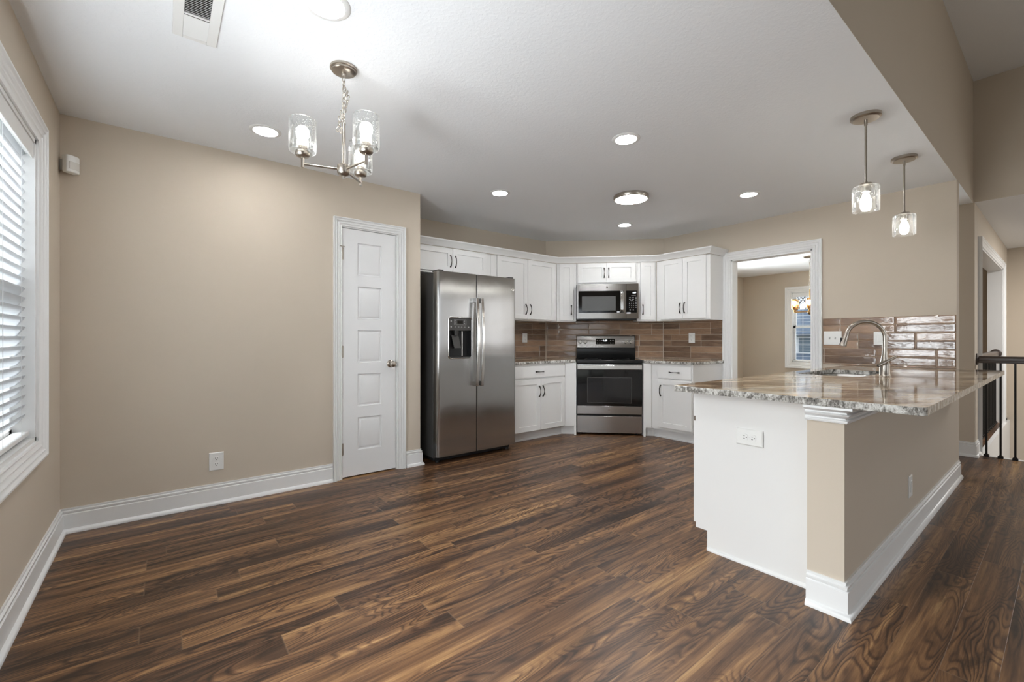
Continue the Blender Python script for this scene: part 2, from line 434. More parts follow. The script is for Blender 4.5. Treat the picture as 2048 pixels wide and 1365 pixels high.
# ------------------------------------------------------------------ setting
CZ, HZ, TH = 2.48, 3.66, .12
def slab_wall(mb, axis, pos, th, a0, a1, z0, z1, holes):
    # wall along an axis ('x': runs along x at y=pos..pos+th); holes (h0,h1,hz0,hz1)
    def bx(u0, u1, zz0, zz1):
        if u1 - u0 < 1e-4 or zz1 - zz0 < 1e-4: return
        if axis == 'x': mb.box(u0, u1, pos, pos + th, zz0, zz1)
        else: mb.box(pos, pos + th, u0, u1, zz0, zz1)
    cur = a0
    for h0, h1, b, t in sorted(holes):
        bx(cur, h0, z0, z1); bx(h0, h1, z0, b); bx(h0, h1, t, z1); cur = h1
    bx(cur, a1, z0, z1)

mb = MB(); mb.box(-.62, 6.36, -4.2, 4.7, -.1, 0); mb.box(6.36, 10.0, .58, 5.3, -.1, 0)
struct(mb.build('floor', M_FLOOR))
mb = MB(); mb.box(-.62, 5.32, .5895, 4.7, CZ, CZ + .05)
struct(mb.build('ceiling', M_CEIL))
mb = MB(); mb.box(5.32, 10.0, .71, 5.3, CZ, CZ + .05); mb.box(6.202, 10.0, -4.2, .71, CZ, CZ + .05); mb.box(5.32, 6.202, .5895, .71, CZ, CZ + .05)
struct(mb.build('ceiling_hall', M_CEIL))
mb = MB(); mb.box(-.62, 6.36, -4.2, .75, HZ, HZ + .1)
struct(mb.build('ceiling_living', M_CEIL))

mb = MB(); slab_wall(mb, 'y', -.62, .15, -4.2, 4.7, 0, HZ, [(-2.5, -.6, 0, 2.1), (.65, 3.07, .665, 2.10)])
struct(mb.build('wall_left', M_WALL))
mb = MB(); slab_wall(mb, 'x', 3.70, .12, -.47, 1.858, 0, CZ, [(1.153, 1.637, 0, 2.075)])
mb.box(1.738, 1.858, 3.82, 4.44, 0, CZ)
struct(mb.build('wall_pantry', M_WALL))
mb = MB(); mb.box(-.47, 4.10, 4.44, 4.60, 0, CZ)
struct(mb.build('wall_back', M_WALL))
mb = MB(); a = .14 / math.sqrt(2)
mb.poly([(4.10, 4.44), (5.20, 3.34), (5.20 + a, 3.34 + a), (4.10 + a, 4.44 + a)], 0, CZ)
struct(mb.build('wall_corner', M_WALL))
mb = MB(); slab_wall(mb, 'y', 5.20, TH, .59, 3.45, 0, CZ, [(1.635, 2.455, 0, 2.07)])
struct(mb.build('wall_right', M_WALL))
mb = MB(); mb.box(-.47, 6.2, .588, .71, CZ + .0005, HZ)
struct(mb.build('wall_header', M_WALL))
mb = MB(); mb.box(6.2, 6.3, -4.2, .71, CZ + .0005, HZ)
struct(mb.build('wall_upper', M_WALL))
# stairwell side wall with its wide opening
mb = MB(); slab_wall(mb, 'x', .58, .14, 6.2, 9.75, -1.6, CZ, [(6.52, 9.03, -.10, 2.11)])
struct(mb.build('wall_stair', M_WALL))
mb = MB(); mb.box(9.75, 9.87, -4.2, .72, -2.8, CZ); struct(mb.build('wall_stair_far', M_WALL))
mb = MB(); mb.box(6.36, 9.75, -4.2, .58, -1.7, -1.6); struct(mb.build('floor_stair', M_CARPET))
mb = MB(); slab_wall(mb, 'x', -4.2, .15, -.47, 9.75, -1.6, HZ, [(1.0, 4.2, .8, 2.6), (7.1, 8.9, .8, 2.4)]); struct(mb.build('wall_rear', M_WALL))
mb = MB(); slab_wall(mb, 'y', 9.85, .15, .72, 5.2, 0, CZ, [(2.55, 3.466, .678, 2.085)]); struct(mb.build('wall_dining_far', M_WALL))
mb = MB(); slab_wall(mb, 'x', 4.40, .12, 5.32, 9.85, 0, CZ, [(6.8, 8.4, .7, 2.1)]); struct(mb.build('wall_dining_side', M_WALL))
mb = MB(); mb.box(6.3, 9.85, 1.62, 1.72, 0, CZ); struct(mb.build('wall_hall', M_WALL))
# peninsula knee wall
mb = MB(); mb.box(2.21, 5.20, .58, .715, 0, .868)
struct(mb.build('wall_peninsula', M_WALL))

# mouldings
BB = [(0, .0), (.030, .0), (.030, .010), (.024, .022), (.016, .026), (.016, .110), (.009, .114), (.013, .119), (.013, .129), (.005, .133), (.007, .139), (.007, .145), (0, .145)]
def base(name, path, closed=False):
    mb = MB(); mb.sweep(path, BB, lambda u, v, h: (u, v, h), closed); return struct(mb.build(name, M_TRIM, angle=50))
base('baseboard_left', [(-.47, -.5), (-.47, 3.70), (1.083, 3.70)])
base('baseboard_pantry', [(1.716, 3.70), (1.858, 3.70), (1.858, 4.43)])
base('baseboard_left_rear', [(-.47, -4.05), (-.47, -2.6)])
base('baseboard_rear', [(6.2, -4.05), (-.47, -4.05)][::1])
base('baseboard_hall', [(6.2, 1.6), (6.2, .58), (6.43, .58)])
base('baseboard_dining', [(9.85, 1.8), (9.85, 4.40)][::-1])
o = base('baseboard_peninsula', [(2.21, .715), (2.21, .58), (5.20, .58)][::1])

CAS = [(0, 0), (0, .010), (.006, .014), (.010, .009), (.022, .011), (.030, .019), (.034, .013), (.048, .016), (.056, .026), (.060, .019), (.074, .022), (.080, .031), (.088, .031), (.088, 0)]
def casing(name, path, fn, sc=1.0, closed=False):
    mb = MB(); mb.sweep(path, [(d * sc, h) for d, h in CAS], fn, closed); return struct(mb.build(name, M_TRIM, angle=50))

# pantry door (door_1)
d1 = sroot('door_1', (1.163, 3.708, .012))
def raised_door(w, h, th, panels):
    # slab with raised panels; front faces -y at y=0
    mb = MB()
    xs = [0] + [p[0] for p in panels[:1]] + [p[1] for p in panels[:1]] + [w]
    x0, x1 = panels[0][0], panels[0][1]
    zs = [0]
    for p in sorted(panels, key=lambda p: p[2]): zs += [p[2], p[3]]
    zs.append(h)
    for i in range(len(zs) - 1):
        a, b = zs[i], zs[i + 1]
        mb.add([(0, 0, a), (x0, 0, a), (x0, 0, b), (0, 0, b)], [(0, 1, 2, 3)])
        mb.add([(x1, 0, a), (w, 0, a), (w, 0, b), (x1, 0, b)], [(0, 1, 2, 3)])
        if i % 2 == 0: mb.add([(x0, 0, a), (x1, 0, a), (x1, 0, b), (x0, 0, b)], [(0, 1, 2, 3)])
        else:
            rings = [(0, 0), (.005, .010), (.013, .011), (.026, .003), (.030, .002)]
            prev = None
            for ins, dep in rings:
                ring = [(x0 + ins, dep, a + ins), (x1 - ins, dep, a + ins), (x1 - ins, dep, b - ins), (x0 + ins, dep, b - ins)]
                if prev: mb.add(prev + ring, [(j, (j + 1) % 4, 4 + (j + 1) % 4, 4 + j) for j in range(4)])
                prev = ring
            mb.add(prev, [(0, 1, 2, 3)])
    mb.add([(0, 0, 0), (w, 0, 0), (w, th, 0), (0, th, 0), (0, 0, h), (w, 0, h), (w, th, h), (0, th, h)],
           [(0, 1, 2, 3), (4, 5, 6, 7), (1, 2, 6, 5), (0, 3, 7, 4), (2, 3, 7, 6)])
    return mb
pans = [(.125, .332, 1.955 - .3655 * k - .272 - .012, 1.955 - .3655 * k - .012) for k in range(5)]
raised_door(.462, 2.052, .035, pans).build('door_panel', M_DOORW, d1, angle=20)
kn = MB(); kn.lathe([(.0, -.075), (.017, -.074), (.026, -.066), (.029, -.055), (.026, -.044), (.014, -.034), (.011, -.02), (.011, -.012), (.030, -.010), (.033, -.004), (.033, 0)], (.412, 0, .922), 28, axis='y')
kn.build('door_knob', M_NICK, d1, angle=60)
for k, z in enumerate((1.84, 1.035, .232)):
    h = MB(); h.cyl((-.004, -.005, z - .05), (-.004, -.005, z + .05), .006, n=12); h.box(-.003, .008, -.002, .0, z - .048, z + .048)
    if k == 0: h.cyl((-.004, -.005, z + .05), (-.004, -.012, z + .062), .004, n=8); h.cyl((-.030, -.034, z + .056), (.012, -.014, z + .056), .0045, n=8)
    h.build('hinge', M_NICK, d1)
h = MB(); h.box(.470, .474, -.006, .024, .895, .955); h.build('strike_plate', M_HAND, d1)
mb = MB(); mb.sweep([(1.637, 0), (1.637, 2.075), (1.153, 2.075), (1.153, 0)], [(d * .77, h) for d, h in CAS], lambda u, v, h: (u, 3.70 - h, v))
o = mb.build('trim_1', M_TRIM, angle=50); struct(o)
mb = MB(); mb.box(1.153, 1.161, 3.70, 3.82, 0, 2.075); mb.box(1.629, 1.637, 3.70, 3.82, 0, 2.075); mb.box(1.153, 1.637, 3.70, 3.82, 2.067, 2.075)
mb.box(1.161, 1.172, 3.746, 3.76, 0, 2.067); mb.box(1.618, 1.629, 3.746, 3.76, 0, 2.067); mb.box(1.16, 1.63, 3.746, 3.76, 2.055, 2.067)
struct(mb.build('trim_2', M_TRIM))

# dining doorway casing and jamb
mb = MB(); mb.sweep([(2.455, 0), (2.455, 2.07), (1.635, 2.07), (1.635, 0)], CAS, lambda u, v, h: (5.20 - h, u, v))
struct(mb.build('trim_3', M_TRIM, angle=50))
mb = MB(); mb.box(5.198, 5.325, 2.44, 2.455, 0, 2.07); mb.box(5.198, 5.325, 1.635, 1.65, 0, 2.07); mb.box(5.198, 5.325, 1.635, 2.455, 2.055, 2.07)
struct(mb.build('trim_4', M_TRIM))

# stair opening casing, jamb and skirt
mb = MB(); mb.sweep([(9.03, -.02), (9.03, 2.11), (6.52, 2.11), (6.52, 0)], [(d * .85, h) for d, h in CAS], lambda u, v, h: (u, .58 - h, v))
struct(mb.build('trim_5', M_TRIM, angle=50))
mb = MB(); mb.box(6.52, 6.535, .578, .722, 0, 2.11); mb.box(9.015, 9.03, .578, .722, 0, 2.11); mb.box(6.52, 9.03, .578, .722, 2.095, 2.11)
mb.box(6.37, 9.75, .555, .58, -.9, -.035); mb.box(6.36, 9.2, .545, .58, -.035, .0)
struct(mb.build('trim_6', M_TRIM))
mb = MB(); mb.box(6.33, 6.385, -4.05, .545, -.03, .004); mb.box(6.36, 6.375, -4.05, .55, -.4, -.03)
struct(mb.build('trim_7', M_TRIM))
# moulding under the bar top of the peninsula, wrapping its end
CM = [(0, .800), (.010, .800), (.014, .806), (.014, .812), (.006, .816), (.006, .820), (.017, .828), (.021, .836), (.011, .840), (.011, .845), (.026, .852), (.036, .858), (.036, .868), (0, .868)]
mb = MB(); mb.sweep([(2.21, .72), (2.21, .58), (5.195, .58)], CM, lambda u, v, h: (u, v, h))
struct(mb.build('trim_8', M_TRIM, angle=50))

# window_1: double-hung behind the blind, plus unseen units added to admit light
def window(name, axis_fn, u0, u1, z0, z1, depth0, mull=()):
    # axis_fn(u, d, z) -> xyz, d = distance outward from the room face
    r = sroot(name)
    f = MB()
    def bx(ua, ub, da, db, za, zb, m=f):
        a, b = Vector(axis_fn(ua, da, za)), Vector(axis_fn(ub, db, zb)); m.box(a.x, b.x, a.y, b.y, a.z, b.z)
    for a, b, c, d in ((u0, u0 + .02, z0, z1), (u1 - .02, u1, z0, z1), (u0, u1, z0, z0 + .02), (u0, u1, z1 - .02, z1)): bx(a, b, 0, depth0 + .02, c, d)
    f.build('window_jamb', M_TRIM, r)
    edges = [u0 + .02] + list(mull) + [u1 - .02]
    zm = (z0 + z1) / 2 + .01
    for i in range(len(edges) - 1):
        a, b = edges[i] + (.03 if i else 0), edges[i + 1] - (.03 if i < len(edges) - 2 else 0)
        for (za, zb, dd) in ((z0 + .02, zm + .02, depth0 - .035), (zm - .02, z1 - .02, depth0)):
            s = MB()
            bx(a, a + .04, dd, dd + .03, za, zb, s); bx(b - .04, b, dd, dd + .03, za, zb, s); bx(a, b, dd, dd + .03, za, za + .045, s); bx(a, b, dd, dd + .03, zb - .04, zb, s)
            so = s.build('sash', M_TRIM, r)
            g = MB(); bx(a + .04, b - .04, dd + .012, dd + .016, za + .045, zb - .04, g); g.build('pane', M_PANE, so)
    for m_ in mull:
        s = MB(); bx(m_ - .03, m_ + .03, .03, depth0 + .02, z0, z1, s); s.build('mullion', M_TRIM, r)
    return r
window('window_1', lambda u, d, z: (-.47 - d, u, z), 0.65, 3.07, .665, 2.10, .11, (1.35, 2.16))
mb = MB(); mb.sweep([(.65, 2.10), (3.07, 2.10), (3.07, .665), (.65, .665)][::-1], [(d * 1.0, h) for d, h in CAS], lambda u, v, h: (-.47 + h, u, v), True)
struct(mb.build('trim_9', M_TRIM, angle=50))
window('window_2', lambda u, d, z: (9.85 + d, u, z), 2.55, 3.466, .678, 2.085, .10)
mb = MB(); mb.sweep([(2.55, 2.085), (3.466, 2.085), (3.466, .678), (2.55, .678)][::-1], [(d * 1.15, h) for d, h in CAS], lambda u, v, h: (9.85 - h, u, v), True)
struct(mb.build('trim_10', M_TRIM, angle=50))
window('window_3', lambda u, d, z: (u, -4.05 - d, z), 1.0, 4.2, .8, 2.6, .10, (2.6,))  # unseen, put in as the opening for the rear fill lamp
window('window_4', lambda u, d, z: (u, -4.05 - d, z), 7.1, 8.9, .8, 2.4, .10, (8.0,))  # unseen opening for the stair fill lamp
window('window_5', lambda u, d, z: (u, 4.40 + d, z), 6.8, 8.4, .7, 2.1, .09)  # unseen opening for the dining side fill lamp
d2 = sroot('door_2')  # unseen patio door, added to let the left-rear fill in
f = MB()
for a, b in ((-2.5, -1.52), (-1.58, -.6)):
    f.box(-.56, -.52, a, a + .07, 0.01, 2.09); f.box(-.56, -.52, b - .07, b, 0.01, 2.09); f.box(-.56, -.52, a, b, .01, .10); f.box(-.56, -.52, a, b, 2.0, 2.09)
f.build('door_frame', M_TRIM, d2)
f = MB(); f.box(-.545, -.54, -2.43, -.67, .1, 2.0); f.build('pane', M_PANE, d2)

# ------------------------------------------------------------------ blinds
def blind(name, label, fn, u0, u1, z0, z1, tilt, cords, pitch=.0455, w=.05, stack=0):
    r = thing(name, label, 'blind', fn(0, 0, 0) if False else fn((u0 + u1) / 2, 0, z0))
    L = r.location.copy()
    F = lambda u, d, z: tuple(Vector(fn(u, d, z)) - L)
    def bx(m, ua, ub, da, db, za, zb):
        a, b = Vector(F(ua, da, za)), Vector(F(ub, db, zb)); m.box(a.x, b.x, a.y, b.y, a.z, b.z)
    hr = MB(); bx(hr, u0, u1, -.028, .028, z1 - .055, z1); hr.build('headrail', M_TRIM, r)
    va = MB(); bx(va, u0, u1, -.040, -.032, z1 - .075, z1); va.build('valance', M_TRIM, r, bevel=.002)
    sl = MB(); z = z1 - .075; ct, st = math.cos(tilt), math.sin(tilt)
    while z > z0 + .05:
        pts = []
        for k in range(5):
            q = (k / 4 - .5) * w; cv = .0022 * (1 - (2 * k / 4 - 1) ** 2)
            pts.append((q * ct - cv * st, z - q * st + cv * ct))
        vs = []
        for (d, zz) in pts:
            for u in (u0, u1):
                vs.append(F(u, d, zz + .0012)); vs.append(F(u, d, zz - .0012))
        fs = []
        for k in range(4):
            a = k * 4; fs += [(a, a + 4, a + 6, a + 2), (a + 1, a + 3, a + 7, a + 5), (a, a + 1, a + 5, a + 4), (a + 2, a + 6, a + 7, a + 3)]
        fs += [(0, 2, 3, 1), (16, 17, 19, 18)]
        sl.add(vs, fs); z -= pitch
    sl.build('slats', M_SLAT, r, angle=60)
    br = MB(); bx(br, u0, u1, -.026, .026, z0 + .006, z0 + .026); br.build('bottom_rail', M_TRIM, r, bevel=.003)
    cd_ = MB()
    for u in cords:
        for dd in (-.027, .027): cd_.tube([F(u, dd, z1 - .05), F(u, dd, z0 + .02)], .0011, 6)
    cd_.build('ladder_cords', M_CORD, r)
    return r
b2 = blind('window_blind', 'white slatted blind over the tall window next to the motion sensor corner', lambda u, d, z: (-.515 - d, u, z), 2.17, 3.048, .69, 2.08, math.radians(57), (2.32, 2.60, 2.90))
b3 = blind('window_blind', 'open white blind on the dining room window behind the doorway', lambda u, d, z: (9.89 + d, u, z), 2.58, 3.44, .70, 2.06, math.radians(2), (2.75, 3.27), .062, .042)

# ------------------------------------------------------------------ wall plates
def plate(kind, label, cat, loc, rz, w=.086, h=.125, gangs=1, flat=False, group=None):
    # plate faces local -y; centre at loc
    r = thing('electrical_outlet' if kind == 'outlet' else ('light_switch' if kind == 'switch' else 'wall_plate'), label, cat, loc, rz, group)
    p = MB()
    pr = [(0, 0), (.0, -.003), (.005, -.0065), (.006, -.0065)]
    rings = [[(-w/2 + i, d, -h/2 + i), (w/2 - i, d, -h/2 + i), (w/2 - i, d, h/2 - i), (-w/2 + i, d, h/2 - i)] for i, d in pr]
    for a, b in zip(rings, rings[1:]): p.add(a + b, [(j, (j + 1) % 4, 4 + (j + 1) % 4, 4 + j) for j in range(4)])
    p.add(rings[-1], [(0, 1, 2, 3)]); p.add(rings[0], [(3, 2, 1, 0)])
    p.build('cover_plate', M_PLATE, r, angle=25)
    if kind == 'outlet':
        cs = [(0, .0195), (0, -.0195)]
        for cx, cz in cs:
            X = (lambda a, b: (a, b)) if not flat else (lambda a, b: (-b, a))
            f = MB()
            pts = []
            for k in range(28):
                a = 2 * PI * k / 28; px, pz = .0172 * math.cos(a), max(-.0135, min(.0135, .0172 * math.sin(a)))
                pts.append((px, pz))
            outl = [X(cx + a, cz + b) for a, b in pts]
            vs = [(a, -.0064, b) for a, b in outl] + [(a, -.0095, b) for a, b in outl]; k = len(outl)
            f.add(vs, [tuple(range(k)), tuple(range(k, 2 * k))[::-1]] + [(i, (i + 1) % k, k + (i + 1) % k, k + i) for i in range(k)])
            ro = f.build('receptacle', M_PLATE, r, angle=30)
            s = MB()
            for (a, b, hw, hh) in ((-.0065, .004, .0011, .0042), (.0065, .004, .0011, .0034)):
                q = [X(cx + a - hw, cz + b - hh), X(cx + a + hw, cz + b + hh)]
                s.box(min(q[0][0], q[1][0]), max(q[0][0], q[1][0]), -.0102, -.0094, min(q[0][1], q[1][1]), max(q[0][1], q[1][1]))
            gx, gz = X(cx, cz - .0075); s.cyl((gx, -.0102, gz), (gx, -.0094, gz), .0026, n=12)
            s.build('slots', M_SLOT, ro)
        s = MB(); s.cyl((0, -.0085, 0), (0, -.006, 0), .003, n=12); s.build('screw', M_PLATE, r)
    elif kind == 'switch':
        for g in range(gangs):
            cx = (g - (gangs - 1) / 2) * .046
            f = MB(); f.box(cx - .006, cx + .006, -.0085, -.006, -.013, .013); so = f.build('switch_slot', M_MARK, r)
            f = MB(); f.box(cx - .0045, cx + .0045, -.0185, -.006, .000, .008); f.build('toggle', M_PLATE, r, bevel=.001)
    elif kind == 'decora':
        f = MB(); f.box(-.0165, .0165, -.0095, -.006, -.033, .033); f.build('rocker', M_PLATE, r, bevel=.0015)
    return r
plate('outlet', 'white duplex outlet low on the bare beige wall', 'outlet', (.300, 3.70, .298), 0)
plate('outlet', 'white duplex outlet on the brown tile between the refrigerator and the range', 'outlet', (3.72, 4.427, 1.165), 0, .08, .12)
plate('outlet', 'white duplex outlet on the brown tile between the range and the dining doorway', 'outlet', (5.187, 2.935, 1.165), -PI / 2, .082, .125)
plate('outlet', 'white sideways duplex outlet on the white end panel of the peninsula', 'outlet', (2.332, 1.008, .652), -PI / 2, .130, .082, flat=True)
plate('decora', 'white narrow outlet plate on the beige bar side of the peninsula', 'outlet', (3.405, .58, .297), 0, .078, .125)
plate('switch', 'white double light switch on the pale tile left of the faucet', 'light switch', (5.187, 1.458, 1.16), -PI / 2, .150, .135, 2)
plate('decora', 'white blank plate on the tile directly behind the faucet', 'outlet', (5.187, 1.092, 1.156), -PI / 2, .088, .125)

# ------------------------------------------------------------------ shaker cabinets
def shaker(w, h, rail=.057, t=.019, flat=False):
    # door front face at y=-t, back at y=0, lower left corner at 0,0
    mb = MB()
    if flat:
        mb.box(0, w, -t, 0, 0, h); return mb
    r = rail; e = .0015; dp = .009
    rings = [((0, 0), -t + e), ((e, e), -t), ((r, r), -t), ((r + .0015, r + .0015), -t + dp)]
    R = [[(i, y, j), (w - i, y, j), (w - i, y, h - j), (i, y, h - j)] for (i, j), y in rings]
    for a, b in zip(R, R[1:]): mb.add(a + b, [(j, (j + 1) % 4, 4 + (j + 1) % 4, 4 + j) for j in range(4)])
    mb.add(R[-1], [(0, 1, 2, 3)])
    b = [(0, 0, 0), (w, 0, 0), (w, 0, h), (0, 0, h)]
    mb.add(R[0] + b, [(j, 4 + j, 4 + (j + 1) % 4, (j + 1) % 4) for j in range(4)]); mb.add(b, [(3, 2, 1, 0)])
    return mb
def pull(length=.118, vertical=True):
    # arched bar flared at both ends, feet touch y=0, bows to -y
    mb = MB(); k = 14; pts = []; W = []
    for i in range(k + 1):
        t = i / k; s = (t - .5) * length
        y = -.006 - .022 * math.sin(PI * t) ** .8
        pts.append((0, y, s)); W.append(.0065 + .0105 * abs(2 * t - 1) ** 2.0)
    mb.strip(pts, W, .0045, (1, 0, 0))
    for e in (-1, 1): mb.box(-.0075, .0075, -.007, 0, e * length / 2 - .006, e * length / 2 + .006)
    if not vertical: mb.xf(Matrix.Rotation(PI / 2, 4, 'Y'))
    return mb
PV = pull().build('pull', M_HAND, angle=50); PH = pull(.118, False).build('pull', M_HAND, angle=50)
PVm, PHm = PV.data, PH.data; bpy.data.objects.remove(PV); bpy.data.objects.remove(PH)
def add_pull(parent, x, y, z, vertical=True):
    o = bpy.data.objects.new('handle', PVm if vertical else PHm); C.objects.link(o); o.parent = parent; o.location = (x, y, z); return o
def door(root, x0, x1, z0, z1, hx, hz, name='door', flat=False, vertical=True, y=0, rail=.057):
    o = shaker(x1 - x0, z1 - z0, rail, flat=flat).build(name, M_CAB, root, angle=25)
    o.location = (x0, y - .001, z0)
    if hx is not None: add_pull(o, hx - x0, -.0195, hz - z0, vertical)
    return o

GU = 'white shaker wall cabinets'
GB = 'white shaker base cabinets'
S2 = math.sqrt(2)
# over the refrigerator
r = thing('wall_cabinet', 'short white double-door cabinet above the refrigerator', 'cabinet', (1.862, 4.115, 1.842), 0, GU)
mb = MB(); mb.box(0, 1.087, 0, .323, 0, .278); mb.build('cabinet_box', M_CAB, r)
door(r, .135, .574, .022, .275, .546, .135); door(r, .578, 1.021, .022, .275, .606, .135)
# double door left of the corner
r = thing('wall_cabinet', 'tall white double-door wall cabinet between the refrigerator and the corner', 'cabinet', (2.951, 4.115, 1.375), 0, GU)
mb = MB(); mb.box(0, 1.034, 0, .323, 0, .745); mb.build('cabinet_box', M_CAB, r)
door(r, .079, .538, .018, .742, .505, .135); door(r, .542, 1.003, .018, .742, .575, .135)
# diagonal run: local u=0 at d=5.73
def diag(u, d, z): return ((d + u) / S2, (d - u) / S2, z)
r = thing('wall_cabinet', 'narrow white single-door wall cabinet immediately left of the microwave', 'cabinet', diag(-.088, 5.73, 1.375), -PI / 4, GU)
mb = MB(); mb.box(.002, .250, 0, .285, 0, .745); mb.build('cabinet_box', M_CAB, r)
door(r, .040, .218, .018, .742, .190, .145, rail=.05)
r = thing('wall_cabinet', 'short white double-door cabinet directly above the microwave', 'cabinet', diag(.165, 5.73, 1.845), -PI / 4, GU)
mb = MB(); mb.box(0, .758, 0, .285, 0, .275); mb.build('cabinet_box', M_CAB, r)
door(r, .020, .376, .024, .272, .350, .145); door(r, .380, .738, .024, .272, .406, .145)
r = thing('wall_cabinet', 'narrow white single-door wall cabinet immediately right of the microwave', 'cabinet', diag(.925, 5.73, 1.375), -PI / 4, GU)
mb = MB(); mb.box(0, .236, 0, .285, 0, .745); mb.build('cabinet_box', M_CAB, r)
door(r, .038, .215, .018, .742, .066, .145, rail=.05)
r = thing('wall_cabinet', 'tall white double-door wall cabinet beside the dining doorway', 'cabinet', (4.875, 3.226, 1.375), -PI / 2, GU)
mb = MB(); mb.box(0, .690, 0, .323, 0, .745); mb.build('cabinet_box', M_CAB, r)
door(r, .064, .358, .018, .742, .332, .145); door(r, .362, .648, .018, .742, .388, .145)
# crown over the whole run
CR = [(0, 0), (.004, 0), (.006, .008), (.014, .020), (.026, .034), (.036, .050), (.044, .056), (.048, .060), (.048, .072), (0, .072)]
mb = MB(); mb.sweep([(1.862, 4.090), (3.978, 4.090), (4.850, 3.218), (4.850, 2.530), (5.198, 2.530)], CR, lambda u, v, h: (u, v, 2.121 + h))
tag(mb.build('crown_molding', M_CAB, angle=50), 'white crown moulding running along the tops of the wall cabinets', 'crown moulding')

# base cabinets
def basebox(mb, x0, x1, D, z0=.105, z1=.866, toe=.075):
    mb.box(x0, x1, 0, D, z0, z1); mb.box(x0, x1, toe, D, 0, z0)
r = thing('base_cabinet', 'white base cabinet with one drawer and two doors beside the refrigerator', 'cabinet', (2.975, 3.780, 0), 0, GB)
mb = MB(); basebox(mb, 0, .822, .655); mb.build('cabinet_box', M_CAB, r)
mb = MB(); mb.box(0, .833, .066, .0745, 0, .104); mb.box(0, .828, .058, .066, 0, .018); mb.build('toe_kick', M_TRIM, r)
door(r, .045, .812, .716, .842, .405, .779, 'drawer', True, False); door(r, .045, .424, .115, .696, .398, .555); door(r, .428, .812, .115, .696, .454, .555)
rl_ = r
mb = MB(); mb.box(.0, .112, 0, .02, .105, .866); mb.box(.112, .137, 0, .5, 0, .866); mb.box(-.046, .112, .052, .062, 0, .105); fo = mb.build('filler_panel', M_CAB, rl_)
q_ = diag(.0165, 5.360, 0); fo.location = (q_[0] - 2.975, q_[1] - 3.780, 0); fo.rotation_euler = (0, 0, -PI / 4)
r = thing('base_cabinet', 'white base cabinet with one drawer and one door beside the dining doorway', 'cabinet', (4.520, 3.056, 0), -PI / 2, GB)
mb = MB(); basebox(mb, 0, .511, .675); mb.build('cabinet_box', M_CAB, r)
mb = MB(); mb.box(-.012, .511, .066, .0745, 0, .104); mb.box(-.005, .511, .058, .066, 0, .018); mb.build('toe_kick', M_TRIM, r)
mb = MB(); mb.box(0, .025, 0, .5, 0, .866); mb.box(.025, .093, 0, .02, .105, .866); mb.box(.025, .137, .052, .062, 0, .105); fo = mb.build('filler_panel', M_CAB, r)
q_ = diag(.939, 5.360, 0); fo.location = (3.056 - q_[1], q_[0] - 4.520, 0); fo.rotation_euler = (0, 0, PI / 4)
door(r, .093, .500, .703, .842, .300, .775, 'drawer', True, False); door(r, .093, .506, .137, .690, .128, .558)
# peninsula: end panel + three cabinets facing the kitchen
r = thing('base_cabinet', 'white sink base cabinet of the peninsula with its plain end panel', 'cabinet', (2.335, 1.300, 0), 0, GB)
mb = MB(); mb.poly([(-.578, 0), (0, 0), (0, .866), (-.578, .866)], 0, .018)
# end panel outline with toe notch, thickness along x
pan = [(-.580, 0), (-.067, 0), (-.067, .104), (-.002, .104), (-.002, .866), (-.580, .866)]
mb = MB(); k = len(pan); vs = [(0, a, b) for a, b in pan] + [(.018, a, b) for a, b in pan]
mb.add(vs, [tuple(range(k)), tuple(range(k, 2 * k))[::-1]] + [(i, (i + 1) % k, k + (i + 1) % k, k + i) for i in range(k)])
mb.build('end_panel', M_CAB, r)
mb = MB(); mb.box(.019, 1.0, -.580, -.004, .105, .866); mb.box(.019, 1.0, -.580, -.07, 0, .105)
mb.box(1.0, 1.02, -.580, -.004, 0, .866); mb.box(1.02, 2.19, -.580, -.56, 0, .866); mb.box(1.02, 2.19, -.02, -.004, .105, .866); mb.box(1.02, 2.19, -.10, -.08, 0, .105); mb.box(2.19, 2.845, -.580, -.004, .0, .866)
mb.build('cabinet_box', M_CAB, r)
mb = MB(); mb.sweep([(-.010, -.070), (0, -.070), (0, -.555)][::-1], [(0, 0), (-.012, 0), (-.012, .008), (-.006, .016), (0, .018)], lambda u, v, h: (u, v, h)); mb.build('shoe_molding', M_TRIM, r)
for x0, x1 in ((.016, .48), (.484, .95), (1.05, 1.60), (1.604, 2.15), (2.2, 2.8)):
    o = shaker(x1 - x0, .58).build('door', M_CAB, r, angle=25); o.rotation_euler = (0, 0, PI); o.location = (x1, .001, .125)
    if x0 > .02: add_pull(o, .03 if x0 == 1.05 else x1 - x0 - .03, -.0195, .5)
    o = shaker(x1 - x0, .135, flat=True).build('drawer', M_CAB, r); o.rotation_euler = (0, 0, PI); o.location = (x1, .001, .72)
    if x0 > .02: add_pull(o, (x1 - x0) / 2, -.0195, .068, False)
mb = MB(); mb.box(.008, .014, .002, .016, .694, .718); mb.build('hinge', M_NICK, r)

